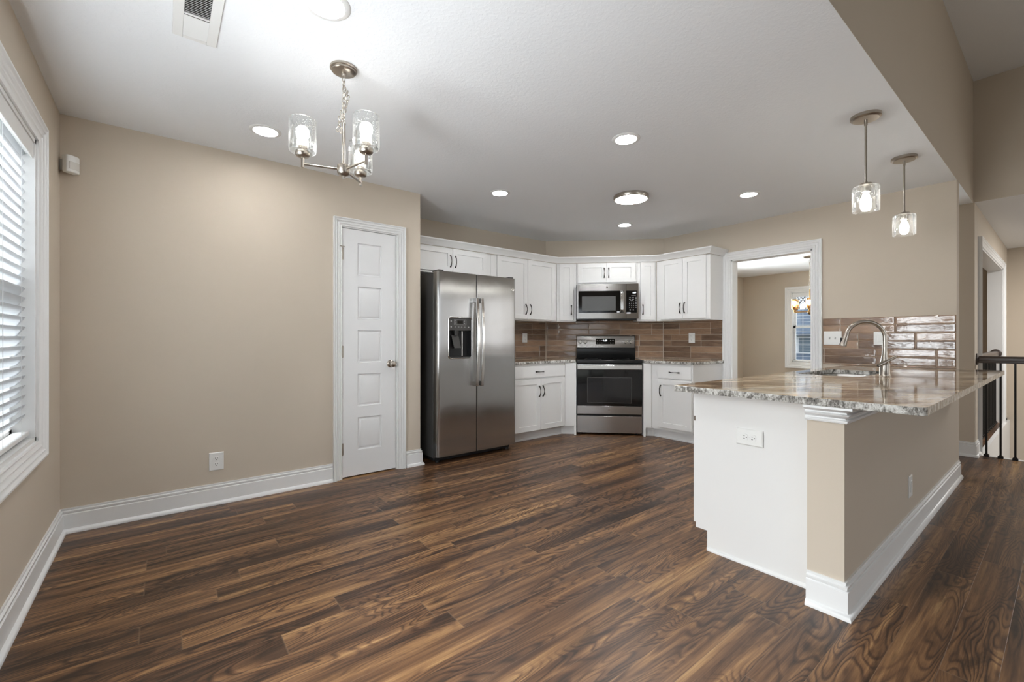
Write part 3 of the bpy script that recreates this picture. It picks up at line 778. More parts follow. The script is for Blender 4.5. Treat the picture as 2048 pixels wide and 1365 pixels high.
# ------------------------------------------------------------------ worktops
def arc(cx, cy, r, a0, a1, k=6): return [(cx + r * math.cos(a0 + (a1 - a0) * i / k), cy + r * math.sin(a0 + (a1 - a0) * i / k)) for i in range(k + 1)]
def worktop(name, pts, label, holes=None, z0=.869, z1=.900):
    bm = bmesh.new()
    def loop(p, z): return [bm.verts.new((x, y, z)) for x, y in p]
    rings = [pts] + (holes or [])
    tops = [loop(p, z1) for p in rings]; bots = [loop(p, z0) for p in rings]
    for vs in (tops, bots):
        es = []
        for lp in vs:
            for i in range(len(lp)): es.append(bm.edges.new((lp[i], lp[(i + 1) % len(lp)])))
        bmesh.ops.triangle_fill(bm, edges=es, use_beauty=True)
    for f in bm.faces: f.material_index = 0
    for t, b in zip(tops, bots):
        for i in range(len(t)):
            f = bm.faces.new((t[i], t[(i + 1) % len(t)], b[(i + 1) % len(t)], b[i])); f.material_index = 1
    bmesh.ops.recalc_face_normals(bm, faces=bm.faces)
    me = bpy.data.meshes.new(name); bm.to_mesh(me); bm.free(); me.materials.append(M_GRAN); me.materials.append(M_GREDGE)
    o = bpy.data.objects.new(name, me); C.objects.link(o)
    b = o.modifiers.new('bevel', 'BEVEL'); b.width = .003; b.segments = 2; b.limit_method = 'ANGLE'; b.angle_limit = math.radians(50)
    return tag(o, label, 'countertop')
P0 = diag(.147, 5.375, 0)[:2]; P1 = diag(.147, 6.026, 0)[:2]
worktop('countertop', [(2.962, 3.752), (3.772, 3.752), P0, P1, (4.106, 4.426), (2.962, 4.426)], 'granite worktop between the refrigerator and the range')
P2 = diag(.946, 5.375, 0)[:2]; P3 = diag(.946, 6.026, 0)[:2]
worktop('countertop', [P2, (4.492, 3.04), (4.492, 2.528), (5.188, 2.528), (5.188, 3.336), P3], 'granite worktop between the range and the dining doorway')
hole = [(3.60, .86), (4.36, .86), (4.36, 1.235), (3.60, 1.235)]
hr = .05
hole = arc(4.36 - hr, 1.235 - hr, hr, 0, PI / 2) + arc(3.60 + hr, 1.235 - hr, hr, PI / 2, PI) + arc(3.60 + hr, .86 + hr, hr, PI, 1.5 * PI) + arc(4.36 - hr, .86 + hr, hr, 1.5 * PI, 2 * PI)
cr = .03
outer = arc(2.172 + cr, .325 + cr, cr, PI, 1.5 * PI) + [(5.235, .325), (5.235, .586), (5.188, .586), (5.188, 1.335)] + arc(2.172 + .012, 1.335 - .012, .012, PI / 2, PI, 3)
worktop('countertop', outer, 'long overhanging granite bar top of the peninsula with the sink', [hole])
# sink: undermount bowl
s = thing('kitchen_sink', 'steel undermount sink set into the granite peninsula', 'sink', (3.98, 1.0475, .866))
mb = MB()
def rr(w, d, r, z, k=6):
    p = []
    for cx, cy, a in ((w/2 - r, d/2 - r, 0), (-w/2 + r, d/2 - r, PI/2), (-w/2 + r, -d/2 + r, PI), (w/2 - r, -d/2 + r, 1.5*PI)):
        p += [(cx + r * math.cos(a + PI/2*i/k), cy + r * math.sin(a + PI/2*i/k), z) for i in range(k + 1)]
    return p
rg = [rr(.80, .405, .06, 0), rr(.755, .37, .055, 0), rr(.75, .365, .055, -.006), rr(.74, .355, .05, -.18), rr(.66, .28, .04, -.20), rr(.70, .32, .05, -.205), rr(.76, .37, .06, -.18), rr(.80, .405, .06, -.01)]
for a, b in zip(rg, rg[1:]): k = len(a); mb.add(a + b, [(i, (i + 1) % k, k + (i + 1) % k, k + i) for i in range(k)])
k = len(rg[4]); mb.add(rg[4], [tuple(range(k))]); mb.add(rg[5], [tuple(range(k))])
mb.build('bowl', M_SINK, s, angle=40)
mb = MB(); mb.lathe([(.0, .001), (.02, .001), (.03, .004), (.044, .004), (.046, 0)], (0, 0, -.20), 24); mb.build('drain', M_HAND, s)

# faucet
fx, fy = 3.93, .80
f = thing('kitchen_faucet', 'brushed nickel gooseneck pull-down faucet standing behind the sink', 'faucet', (fx, fy, .900), math.radians(127))
mb = MB(); mb.lathe([(.031, 0), (.031, .006), (.029, .010), (.029, .060), (.028, .080), (.024, .088), (.024, .094), (.020, .120), (.0155, .150), (.0145, .165)], (0, 0, 0), 32)
mb.build('body', M_NICK, f, angle=50)
pts = [(0, 0, .16), (0, 0, .215)]; R = .115
for i in range(0, 25):
    a = PI - (PI * .93) * i / 24; pts.append((R + R * math.cos(a), 0, .262 + .110 * math.sin(a)))
mb = MB(); mb.tube(pts, .0135, 18); mb.build('spout', M_NICK, f, angle=60)
e = Vector(pts[-1]); dr = (Vector(pts[-1]) - Vector(pts[-2])).normalized()
mb = MB(); mb.tube([e - dr * .002, e + dr * .012, e + dr * .03, e + dr * .075, e + dr * .088], [.0145, .0150, .0165, .0225, .0215], 22)
sh = mb.build('spray_head', M_NICK, f, angle=50)
mb = MB(); q = e + dr * .05 + Vector((.019, 0, .003)); mb.box(q.x - .004, q.x + .006, -.007, .007, q.z - .018, q.z + .018); mb.build('spray_button', M_BLACKM, sh, bevel=.002)
# lever points back over the bar, away from the sink
mb = MB(); R_ = Matrix.Rotation(math.radians(-127), 4, 'Z')
a0 = R_ @ Vector((-.064, .024, .066)); a1 = R_ @ Vector((.038, -.052, .130))
mb.tube([a0, a0.lerp(a1, .3), a1], [.0095, .012, .0095], 16); mb.build('lever', M_NICK, f, angle=60)

# ------------------------------------------------------------------ tiles
def tile_run(mbt, mbg, fn, u0, u1, z0, z1, offs, length=.4085, zb=.9005, pitch=.0757):
    # fn(u, depth_toward_room, z)
    z = zb; row = 0; ztop_all = 1.355
    rows = []
    # rows counted from the top of the visible field: pairs share joints
    k = 0; zt = ztop_all
    zs = [1.4295, 1.355]
    while zs[-1] > z0 + .001: zs.append(max(zs[-1] - .0737, z0) if zs[-1] - .0737 - z0 > .012 else z0)
    for i in range(len(zs) - 1):
        a, b = zs[i + 1], zs[i]
        if a >= z1 - .004: continue
        b = min(b, z1)
        pr = (i - 1) // 2 % 3 if i > 0 else 2
        off = offs[pr]
        s = off - math.ceil((off - u0) / length) * length
        while s < u1:
            ua, ub = max(s, u0), min(s + length, u1)
            if ub - ua > .012:
                g = .0016; h = .0075
                x0, x1, y0, y1 = ua + g, ub - g, a + g, b - g
                tone = random.random(); base_i = len(mbt.v)
                rgs = [(0, 0), (0, h * .6), (.0022, h * .9), (.007, h * 1.08), (.014, h * 1.12)]
                prev = None
                for ins, dd in rgs:
                    ins = min(ins, (y1 - y0) * .45, (x1 - x0) * .45)
                    ring = [fn(x0 + ins, dd, y0 + ins), fn(x1 - ins, dd, y0 + ins), fn(x1 - ins, dd, y1 - ins), fn(x0 + ins, dd, y1 - ins)]
                    if prev: mbt.add(prev + ring, [(j, (j + 1) % 4, 4 + (j + 1) % 4, 4 + j) for j in range(4)])
                    prev = ring
                mbt.add(prev, [(0, 1, 2, 3)])
                mbt.tone += [tone] * (len(mbt.v) - base_i)
            s += length
    p0, p1 = Vector(fn(u0, 0, z0)), Vector(fn(u1, .0055, z1))
    vs = [fn(u, d, z) for z in (z0, z1) for u, d in ((u0, 0), (u1, 0), (u1, .0052), (u0, .0052))]
    mbg.add(vs, [(0, 1, 2, 3), (4, 5, 6, 7), (0, 1, 5, 4), (1, 2, 6, 5), (2, 3, 7, 6), (3, 0, 4, 7)])
def backsplash(label, runs):
    t, g = MB(), MB()
    for a in runs: tile_run(t, g, *a)
    me = bpy.data.meshes.new('tiles'); me.from_pydata(t.v, [], t.f)
    at = me.attributes.new('tone', 'FLOAT', 'POINT'); at.data.foreach_set('value', t.tone)
    me.materials.append(M_TILE)
    bm = bmesh.new(); bm.from_mesh(me); bmesh.ops.recalc_face_normals(bm, faces=bm.faces); bm.to_mesh(me); bm.free()
    me.polygons.foreach_set('use_smooth', [True] * len(me.polygons)); me.set_sharp_from_angle(angle=math.radians(50))
    root = thing('tile_backsplash', label, 'backsplash', (0, 0, 0))
    o = bpy.data.objects.new('tiles', me); C.objects.link(o); o.parent = root
    g.build('grout', M_GROUT, root)
    return root
backsplash('brown glazed tile backsplash behind the range, under the wall cabinets', [
    (lambda u, d, z: (u, 4.4395 - d, z), 2.962, 4.0945, .9005, 1.374, (3.85, 3.73, 3.98)),
    (lambda u, d, z: diag(u, 6.036 - d, z), -.230, 1.308, .9005, 1.374, (-.065, .19, .99 - .4085 * 2)),
    (lambda u, d, z: diag(u, 6.036 - d, z), .166, .922, 1.3745, 1.402, (-.065, .19, .07)),
    (lambda u, d, z: (5.1995 - d, 3.45 - u, z), .116, .905, .9005, 1.374, (3.45 - 3.105, 3.45 - 3.225, 3.45 - 2.954))])
backsplash('pale reflecting tile backsplash above the peninsula behind the faucet', [
    (lambda u, d, z: (5.1995 - d, 3.45 - u, z), 1.908, 2.858, .9005, 1.355, (3.45 - 1.394, 3.45 - 1.255, 3.45 - 1.12))])

# ------------------------------------------------------------------ refrigerator
F = thing('refrigerator', 'tall stainless side-by-side refrigerator with a dispenser in its left door', 'refrigerator', (1.968, 3.575, 0))
W = .917
mb = MB(); mb.box(.0, W, .085, .80, .045, 1.765); mb.build('case', M_CASE, F, bevel=.004)
mb = MB(); mb.box(.012, W - .012, .10, .76, .018, .05); mb.box(.03, W - .03, .092, .10, .012, .06)
mb.build('base_grille', M_BLACKM, F)
def rounded_door(x0, x1, z0, z1, left_round, right_round, cut=None):
    # plan outline: gently bowed front, rounded outer edge, extruded in z; optional opening handled by boolean
    pts = [(x0, .080), (x1, .080)]
    rr_ = .028 if right_round else .006; rl = .028 if left_round else .006
    pts += [(x1, rr_)]
    for i in range(1, 8):
        a = PI / 2 * i / 7; pts.append((x1 - rr_ + rr_ * math.cos(a), rr_ - rr_ * math.sin(a)))
    for i in range(1, 10):
        t = i / 10; x = (x1 - rr_) + (x0 + rl - x1 + rr_) * t; pts.append((x, -.004 * math.sin(PI * t)))
    for i in range(0, 8):
        a = PI / 2 + PI / 2 * i / 7; pts.append((x0 + rl + rl * math.cos(a), rl - rl * math.sin(a)))
    mb = MB(); mb.poly(pts, z0, z1); return mb
xs = .428
ld = rounded_door(.0, xs - .0035, .066, 1.776, True, False).build('freezer_door', M_FRDOOR, F, angle=30)
rd = rounded_door(xs + .0035, W, .066, 1.776, False, True).build('fridge_door', M_FRDOOR, F, angle=30)
# dispenser: cut the door, then fit the cavity
dx0, dx1, dz0, dz1 = .117, .362, .975, 1.350
cut = MB(); cut.box(dx0, dx1, -.03, .062, dz0, dz1); co = cut.build('cut', M_BLACKM)
co.parent = F
bo = ld.modifiers.new('b', 'BOOLEAN'); bo.object = co; bo.operation = 'DIFFERENCE'; bo.solver = 'EXACT'
bpy.context.view_layer.update()
me = bpy.data.meshes.new_from_object(ld.evaluated_get(bpy.context.evaluated_depsgraph_get()))
me.polygons.foreach_set('use_smooth', [True] * len(me.polygons)); me.set_sharp_from_angle(angle=math.radians(30))
ld.modifiers.clear(); ld.data = me; bpy.data.objects.remove(co)
mb = MB()
t = .003
mb.box(dx0, dx0 + t, -.001, .062, dz0, dz1); mb.box(dx1 - t, dx1, -.001, .062, dz0, dz1); mb.box(dx0, dx1, .058, .0615, dz0, dz1); mb.box(dx0, dx1, -.001, .062, dz0, dz0 + .006)
mb.box(dx0, dx1, -.001, .062, dz1 - t, dz1)
dc = mb.build('dispenser_recess', M_BLACKM, ld)
mb = MB(); vs = [(dx0 + t, -.002, 1.232), (dx1 - t, -.002, 1.232), (dx1 - t, -.003, dz1 - .004), (dx0 + t, -.003, dz1 - .004), (dx0 + t, .056, 1.225), (dx1 - t, .056, 1.225), (dx1 - t, .056, dz1 - .004), (dx0 + t, .056, dz1 - .004)]
mb.add(vs, [(0, 1, 2, 3), (4, 5, 6, 7), (0, 1, 5, 4), (1, 2, 6, 5), (2, 3, 7, 6), (3, 0, 4, 7)])
cp = mb.build('control_panel', M_GREYPL, ld)
mb = MB(); mb.box(.208, .268, -.0042, -.002, 1.296, 1.324); mb.build('display', M_BLACKGL, cp)
mb = MB()
for x in (.190, .286):
    for z in (1.300, 1.320): mb.box(x - .006, x + .006, -.0038, -.002, z - .002, z + .002)
for a in ((.172, .304, 1.332, 1.3332), (.172, .304, 1.284, 1.2852)): mb.box(a[0], a[1], -.0036, -.002, a[2], a[3])
for x in (.172, .3028): mb.box(x, x + .0012, -.0036, -.002, 1.284, 1.3332)
for x in (.185, .222, .255, .288): mb.box(x - .008, x + .008, -.0036, -.002, 1.262, 1.266)
for x, z in ((.14, 1.318), (.14, 1.264), (.332, 1.262)): mb.lathe([(0, -.0036), (.007, -.0036), (.007, -.002)], (x, 0, z), 12, axis='y')
mb.build('control_marks', M_MARK, cp)
mb = MB(); mb.cyl((.215, .03, 1.232), (.215, .03, 1.185), .026, .020, 20); mb.build('ice_chute', M_GREYPL, ld)
mb = MB(); mb.strip([(.205, .040, 1.185), (.222, .016, 1.065)], .075, .006, (1, 0, 0)); mb.build('dispenser_paddle', M_GREYPL, ld)
mb = MB(); mb.box(.286, .296, .046, .057, .99, 1.226); mb.build('water_guide', M_STEELH, ld)
mb = MB(); mb.box(dx0 + .004, dx1 - .004, -.002, .055, dz0 + .004, dz0 + .012); mb.build('drip_tray', M_BLACKM, ld)
# bright bezel round the recess
mb = MB(); bz = [(0, .0), (0, .005), (.004, .008), (.009, .006), (.011, .0)]
path = arc(dx1 - .02, dz1 - .02, .02, 0, PI / 2, 4) + arc(dx0 + .02, dz1 - .02, .02, PI / 2, PI, 4) + arc(dx0 + .02, dz0 + .02, .02, PI, 1.5 * PI, 4) + arc(dx1 - .02, dz0 + .02, .02, 1.5 * PI, 2 * PI, 4)
mb.sweep(path, bz, lambda u, v, h: (u, -.002 - h, v), True); mb.build('dispenser_bezel', M_STEELH, ld, angle=50)
def fhandle(x, parent):
    mb = MB(); pts = []
    for i in range(21):
        t_ = i / 20; pts.append((x, -.050 - .026 * math.sin(PI * t_), .700 + .845 * t_))
    mb.strip(pts, .030, .016, (1, 0, 0))
    for z in (.722, 1.522): mb.box(x - .012, x + .012, -.052, .002, z - .022, z + .022)
    return mb.build('handle', M_STEELH, parent, bevel=.003)
fhandle(xs - .028, ld); fhandle(xs + .028, rd)
mb = MB()
mb.box(.02, .075, .02, .14, 1.776, 1.792); hc = mb.build('hinge_cap', M_CASE, F, bevel=.004)
mb = MB(); mb.box(W - .075, W - .02, .02, .14, 1.776, 1.792); mb.build('hinge_cap', M_CASE, F, bevel=.004)
for x in (.05, W - .05):
    mb = MB(); mb.cyl((x, .10, 0.0), (x, .10, .02), .022, n=16); mb.cyl((x, .10, .02), (x, .10, .05), .010, n=12); mb.build('foot', M_BLACKM, F)
def badge(parent, x, y, z, r, mat_ring=None):
    mb = MB(); mb.lathe([(0, -.0022), (r * .82, -.0022), (r * .86, -.0032), (r, -.0032), (r, 0)], (x, y, z), 32, axis='y')
    b = mb.build('badge', M_STEELH, parent, angle=40)
    text('badge_letters', 'GE', r * 1.0, M_GREYPL, Matrix.Translation((x, y - .0024, z)) @ FACE, b)
    return b
badge(rd, .872 - .0, -.003, 1.660, .017)

# ------------------------------------------------------------------ microwave
Mw = thing('microwave', 'stainless over-the-range microwave hanging above the range', 'microwave', diag(.165, 5.600, 1.405), -PI / 4)
w_, h_ = .756, .432
mb = MB(); mb.box(.002, w_ - .002, .022, .405, .0, h_); mb.build('case', M_CASE, Mw)
mb = MB(); mb.box(.02, w_ - .02, .03, .38, -.014, .0); mb.box(.06, .25, .05, .2, -.020, -.014); mb.box(.50, .70, .05, .2, -.020, -.014); mb.build('underside_vent', M_BLACKM, Mw)
mb = MB(); fr = .605
mb.box(0, fr, 0, .022, .0, .072); mb.box(0, fr, 0, .022, .345, h_); mb.box(0, .022, 0, .022, .072, .345); mb.box(.575, fr, 0, .022, .072, .345)
dm = mb.build('door', M_STEEL, Mw)
mb = MB(); mb.box(.022, .530, .003, .020, .072, .345); mb.build('door_glass', M_BLACKGL, dm)
mb = MB(); mb.box(.530, .575, .004, .020, .072, .345); mb.build('handle_recess', M_BLACK, dm)
mb = MB(); mb.box(.066, .480, .0015, .0032, .100, .278); mb.build('viewing_mesh', M_SCREEN, dm)
mb = MB(); mb.strip([(.553, .0, .080), (.553, -.030, .105), (.553, -.036, .21), (.553, -.030, .315), (.553, 0, .342)], .036, .012, (1, 0, 0)); mb.build('handle', M_STEELH, dm, bevel=.003)
mb = MB(); mb.box(fr + .003, w_, 0, .022, .0, .072); mb.box(fr + .003, w_, 0, .022, .345, h_); mb.box(w_ - .020, w_, 0, .022, .072, .345); cpn = mb.build('control_frame', M_STEEL, Mw)
mb = MB(); mb.box(fr + .003, w_ - .020, .002, .022, .072, .345); kp = mb.build('keypad', M_BLACKGL, Mw)
mb = MB()
for zz in (.205, .182, .159, .136):
    for x in (.647, .672, .697): mb.box(x - .0045, x + .0045, .0008, .002, zz - .003, zz + .003)
for zz in (.258, .238):
    for x in (.652, .690): mb.box(x - .010, x + .010, .0008, .002, zz - .003, zz + .003)
for zz in (.262, .243, .22, .20, .18, .158, .138): mb.box(.720, .733, .0008, .002, zz - .003, zz + .003)
mb.box(.668, .722, .0008, .002, .282, .285); mb.box(.655, .69, .0008, .002, .221, .224)
mb.box(.648, .66, .0008, .002, .102, .110); mb.box(.688, .698, .0008, .002, .102, .110)
mb.build('printed_legend', M_MARK, kp)
text('clock', '1:09', .026, M_DIGIT, Matrix.Translation((.704, .0012, .318)) @ FACE, kp)
mb = MB(); mb.box(.495, .528, .0005, .003, .072, .092); mb.build('sticker', M_STICKER, dm)
mb = MB(); mb.box(.612, .66, -.0012, .0, .060, .078); mb.build('tape', M_STICKER, cpn)
badge(dm, .375, 0, .388, .0145)

# ------------------------------------------------------------------ range
Rg = thing('electric_range', 'stainless electric range with a black oven door standing across the corner', 'oven range', diag(.1605, 5.390, 0), -PI / 4)
w_ = .771
mb = MB(); mb.box(.004, w_ - .004, .03, .600, .030, .872); mb.build('body', M_BLACK, Rg)
for x in (.05, w_ - .05):
    for y in (.08, .55):
        mb = MB(); mb.cyl((x, y, 0), (x, y, .03), .018, n=12); mb.build('foot', M_BLACKM, Rg)
mb = MB(); mb.box(.004, w_ - .004, .002, .03, .025, .228); mb.build('storage_drawer', M_STEEL, Rg, bevel=.003)
od = MB(); od.box(.004, w_ - .004, 0, .03, .252, .348); od = od.build('oven_door', M_STEEL, Rg, bevel=.002)
mb = MB(); mb.box(.004, w_ - .004, .001, .03, .350, .782); mb.build('oven_glass', M_BLACKGL, od, bevel=.002)
mb = MB()
x0, x1, z0, z1 = .125, .648, .385, .692
for a in ((x0, x1, z0, z0 + .006), (x0, x1, z1 - .006, z1)): mb.box(a[0], a[1], .0000, .001, a[2], a[3])
for a in ((x0, x0 + .006), (x1 - .006, x1)): mb.box(a[0], a[1], .0000, .001, z0, z1)
mb.build('window_frame', M_GREYPL, od)
mb = MB(); mb.box(x0 + .006, x1 - .006, .0003, .001, z0 + .006, z1 - .006); mb.build('oven_window', simple('dark_oven_window', srgb(34, 34, 35), .07, 0, .0, spec=.6), od)
mb = MB(); mb.box(.004, w_ - .004, .004, .03, .784, .848); mb.build('door_top_trim', M_STEEL, od, bevel=.002)
mb = MB(); mb.strip([(.012, -.040, .815), (w_ - .012, -.040, .815)], .046, .022, (0, 0, 1))
for x in (.03, w_ - .03): mb.box(x - .014, x + .014, -.040, .006, .795, .835)
mb.build('handle', M_STEELH, od, bevel=.004)
badge(od, .385, 0, .300, .018)
mb = MB(); mb.box(.0, w_, -.004, .540, .862, .898); mb.box(.006, w_ - .006, .002, .02, .850, .862); mb.build('cooktop_frame', M_BLACK, Rg, bevel=.005)
mb = MB(); mb.box(.018, w_ - .018, .02, .530, .898, .9015); ct = mb.build('cooktop_glass', M_BLACKGL, Rg)
mb = MB()
for x, y, r_ in ((.20, .15, .10), (.57, .15, .075), (.20, .39, .075), (.57, .39, .10)):
    mb.lathe([(r_, .0016), (r_ + .003, .0016), (r_ + .003, .0019), (r_, .0019)], (x, y, .9000), 40, close=False)
mb.build('burner_rings', M_GREYPL, ct)
bgd = MB(); prof = [(.535, .895), (.520, .985), (.524, 1.030), (.545, 1.195), (.600, 1.197), (.600, .895)]
k = len(prof); vs = [(0.012, a, b) for a, b in prof] + [(w_, a, b) for a, b in prof]
bgd.add(vs, [tuple(range(k)), tuple(range(k, 2 * k))[::-1]] + [(i, (i + 1) % k, k + (i + 1) % k, k + i) for i in range(k)])
bg_ = bgd.build('backguard', M_BLACK, Rg, bevel=.004)
# steel fascia, leaning back with the backguard
tl = math.atan2(.021, .165)
FM = Matrix.Translation((0, .5225, 1.032)) @ Matrix.Rotation(-tl, 4, 'X')
def fx_(mbx): return mbx.xf(FM)
mb = MB(); mb.box(.020, w_ - .010, -.004, .0, .006, .156); fa = fx_(mb).build('control_fascia', M_STEEL, bg_, bevel=.001)
mb = MB(); mb.box(.262, .510, -.0065, -.004, .050, .124); dsp = fx_(mb).build('display', M_BLACKGL, fa, bevel=.002)
text('clock', '1:09', .030, M_DIGIT, FM @ Matrix.Translation((.386, -.0068, .098)) @ FACE, dsp)
mb = MB()
for x in (.285, .315, .345, .455, .485):
    for z in (.066, .100): mb.box(x - .007, x + .007, -.0071, -.0064, z - .003, z + .003)
for x in (.37, .39, .41, .425): mb.box(x - .003, x + .003, -.0071, -.0064, .064, .068)
fx_(mb).build('printed_legend', M_MARK, dsp)
for x in (.062, .128, .648, .714):
    mb = MB(); mb.lathe([(0, -.032), (.017, -.032), (.019, -.028), (.021, -.006), (.025, -.004), (.025, .0)], (x, -.004, .082), 28, axis='y')
    mb.box(x - .004, x + .004, -.040, -.030, .064, .100)
    fx_(mb).build('burner_knob', M_STEELH, fa, angle=40)

# ------------------------------------------------------------------ ceiling fittings
def recessed(x, y, label):
    r = thing('recessed_light', label, 'ceiling light', (x, y, CZ), 0, 'recessed ceiling lights')
    mb = MB(); mb.lathe([(.066, -.002), (.070, -.0075), (.084, -.006), (.092, -.0015), (.092, 0)], (0, 0, 0), 40, close=False); mb.build('trim_ring', M_TRIM, r, angle=60)
    mb = MB(); mb.lathe([(0, -.004), (.067, -.004), (.067, -.001), (0, -.001)], (0, 0, 0), 36); mb.build('lens', M_LENS, r)
    return r
recessed(.513, 1.835, 'round recessed light on the ceiling just beyond the air vent')
recessed(.520, 3.190, 'round recessed light over the bare beige wall, behind the chandelier')
recessed(2.417, 1.833, 'round recessed light in the middle of the open ceiling, before the flush light')
recessed(2.411, 3.220, 'round recessed light in front of the refrigerator')
recessed(4.225, 1.835, 'round recessed light near the dining doorway')
recessed(4.221, 3.222, 'small round recessed light directly above the range corner')
r = thing('flush_ceiling_light', 'large round flush disc light with a nickel rim over the kitchen floor', 'ceiling light', (3.407, 2.527, CZ))
mb = MB(); mb.lathe([(.150, 0), (.158, -.006), (.158, -.034), (.154, -.040), (.144, -.040), (.144, -.034)], (0, 0, 0), 48, close=False); mb.build('rim', M_NICK, r, angle=40)
mb = MB(); mb.lathe([(0, -.0395), (.06, -.0392), (.144, -.036), (.144, -.030), (0, -.030)], (0, 0, 0), 48); mb.build('diffuser', M_DISC, r)

v = thing('ceiling_vent', 'white slotted air vent at the top edge of the ceiling', 'vent', (.115, 2.13, CZ))
mb = MB()
X0, X1, Y0, Y1 = -.080, .080, -.285, .285
ix0, ix1, iy0, iy1 = -.043, .043, -.245, .262
mb.box(X0, ix0, Y0, Y1, -.006, 0); mb.box(ix1, X1, Y0, Y1, -.006, 0); mb.box(ix0, ix1, Y0, iy0, -.006, 0); mb.box(ix0, ix1, iy1, Y1, -.006, 0)
mb.box(ix0, ix1, .095, .105, -.007, 0)
mb.build('vent_plate', M_TRIM, v, bevel=.002)
mb = MB(); mb.box(ix0, ix1, iy0, iy1, -.001, -.0003); mb.build('duct_backing', M_GREYPL, v)
mb = MB(); y = iy0 + .006
while y < iy1 - .004:
    if not (.090 < y < .110):
        s_ = -1 if y > .1 else 1
        mb.strip([(ix0, y, -.005), (ix1, y, -.005)], .0085 if s_ > 0 else .0075, .001, (0, math.cos(.5), s_ * math.sin(.5)))
    y += .0115
mb.build('louvers', M_TRIM, v)

# motion sensor in the corner
s = thing('motion_sensor', 'small white motion sensor high in the corner beside the window', 'motion sensor', (-.435, 3.665, 2.175), PI / 4)
mb = MB(); mb.box(-.012, .012, -.005, .035, -.03, .03); mb.build('bracket', M_PLATE, s)
mb = MB(); pr = []
for i in range(9):
    a = -1 + 2 * i / 8; pr.append((a * .036, -.040 - .012 * (1 - a * a)))
pr += [(.030, -.004), (-.030, -.004)]
mb.poly(pr[::1], -.050, .050); so = mb.build('sensor_body', M_PLATE, s, bevel=.005, angle=50)
mb = MB(); mb.poly([(-.026, -.050), (0, -.0555), (.026, -.050), (.026, -.045), (-.026, -.045)], -.032, .012); mb.build('lens', simple('translucent_lens', srgb(215, 212, 205), .5), s)

# ------------------------------------------------------------------ chandelier and pendants
def bulb_prof(r=.03, h=.10): return [(.012, 0), (.013, .012), (.018, .026), (r * .92, h * .52), (r, h * .68), (r * .93, h * .82), (r * .62, h * .95), (0, h)]
def shade_cyl(r, h, mat, name, parent, c, open_top=True, flip=False):
    t_ = .0025; s_ = -1 if flip else 1
    pr = [(.024, 0), (r - .012, .0), (r - .003, .004), (r, .014), (r, h), (r - t_, h), (r - t_, .015), (r - .005, .0065), (r - .013, t_), (.024, t_)]
    pr = [(a, s_ * b) for a, b in pr]
    mb = MB(); mb.lathe(pr, c, 48, close=False)
    return mb.build(name, mat, parent, angle=40)
ch = thing('chandelier', 'brushed nickel three-light chandelier with seeded glass shades on a chain', 'chandelier', (.700, 2.213, CZ))
mb = MB(); mb.lathe([(0, -.030), (.012, -.030), (.030, -.028), (.050, -.024), (.056, -.020), (.056, -.012), (.063, -.010), (.063, 0)], (0, 0, 0), 40); mb.lathe([(.0, -.046), (.009, -.044), (.012, -.036), (.012, -.028)], (0, 0, 0), 20)
mb.build('canopy', M_NICK, ch, angle=40)
zt, zh = 2.207 - CZ, 1.985 - CZ
def link(mb, c, r, L, ang, wr=.0022, lean=(0, 0)):
    pts = []
    for i in range(16):
        a = 2 * PI * i / 16; u = r * math.cos(a); z_ = (L / 2) * math.sin(a)
        pts.append((c[0] + u * math.cos(ang) + lean[0] * z_, c[1] + u * math.sin(ang) + lean[1] * z_, c[2] + z_))
    mb.tube(pts, wr, 8, closed=True)
mb = MB(); z = -.055; k = 0
while z > zt + .005:
    link(mb, (random.uniform(-.002, .002), random.uniform(-.002, .002), z), .0075, .034, (k % 2) * PI / 2 + .4); z -= .0265; k += 1
# slack loop of spare chain hanging beside the stem
lp = [(.004, -.10), (.016, -.125), (.020, -.150), (.016, -.175), (.004, -.20), (-.010, -.225), (-.018, -.25), (-.024, -.275), (-.026, -.297), (-.012, -.305), (-.002, -.285), (.002, -.262)]
for i, (a, zz) in enumerate(lp): link(mb, (a * .78, -a * .62, zz), .0075, .032, (i % 2) * PI / 2 + .2, lean=(.3 * math.sin(i), .3 * math.cos(i)))
mb.build('chain', M_NICK, ch, angle=60)
mb = MB(); mb.tube([(.003, .002, -.04), (.006, -.004, -.10), (-.005, .004, -.16), (.004, -.003, -.22), (0, 0, zt)], .0016, 6); mb.build('cord', M_CORD, ch)
mb = MB(); mb.cyl((0, 0, zt), (0, 0, zh), .0085, n=20); mb.build('stem', M_NICK, ch)
mb = MB(); mb.lathe([(0, -.048), (.008, -.048), (.009, -.036), (.024, -.030), (.030, -.020), (.030, .014), (.026, .018), (.010, .020), (.0085, .024)], (0, 0, zh), 32); mb.build('hub', M_NICK, ch, angle=40)
for th in (45, 165, 285):
    a = math.radians(th); ux, uy = math.cos(a), math.sin(a); R = .182
    c = (ux * R, uy * R, zh)
    mb = MB(); mb.cyl((ux * .026, uy * .026, zh - .004), (c[0], c[1], zh - .004), .0055, n=14)
    mb.cyl((c[0], c[1], zh - .020), (c[0], c[1], zh + .030), .0075, n=16); ar = mb.build('arm', M_NICK, ch)
    mb = MB(); mb.lathe([(.009, .024), (.026, .030), (.031, .036), (.031, .050), (.027, .052), (.022, .054), (.021, .078), (0, .078)], c, 32); mb.build('socket_cup', M_NICK, ar, angle=40)
    shade_cyl(.060, .155, M_SEED, 'shade', ar, (c[0], c[1], c[2] + .048))
    mb = MB(); mb.lathe(bulb_prof(.030, .100), (c[0], c[1], c[2] + .076), 24); mb.build('bulb', M_BULB, ar, angle=60)

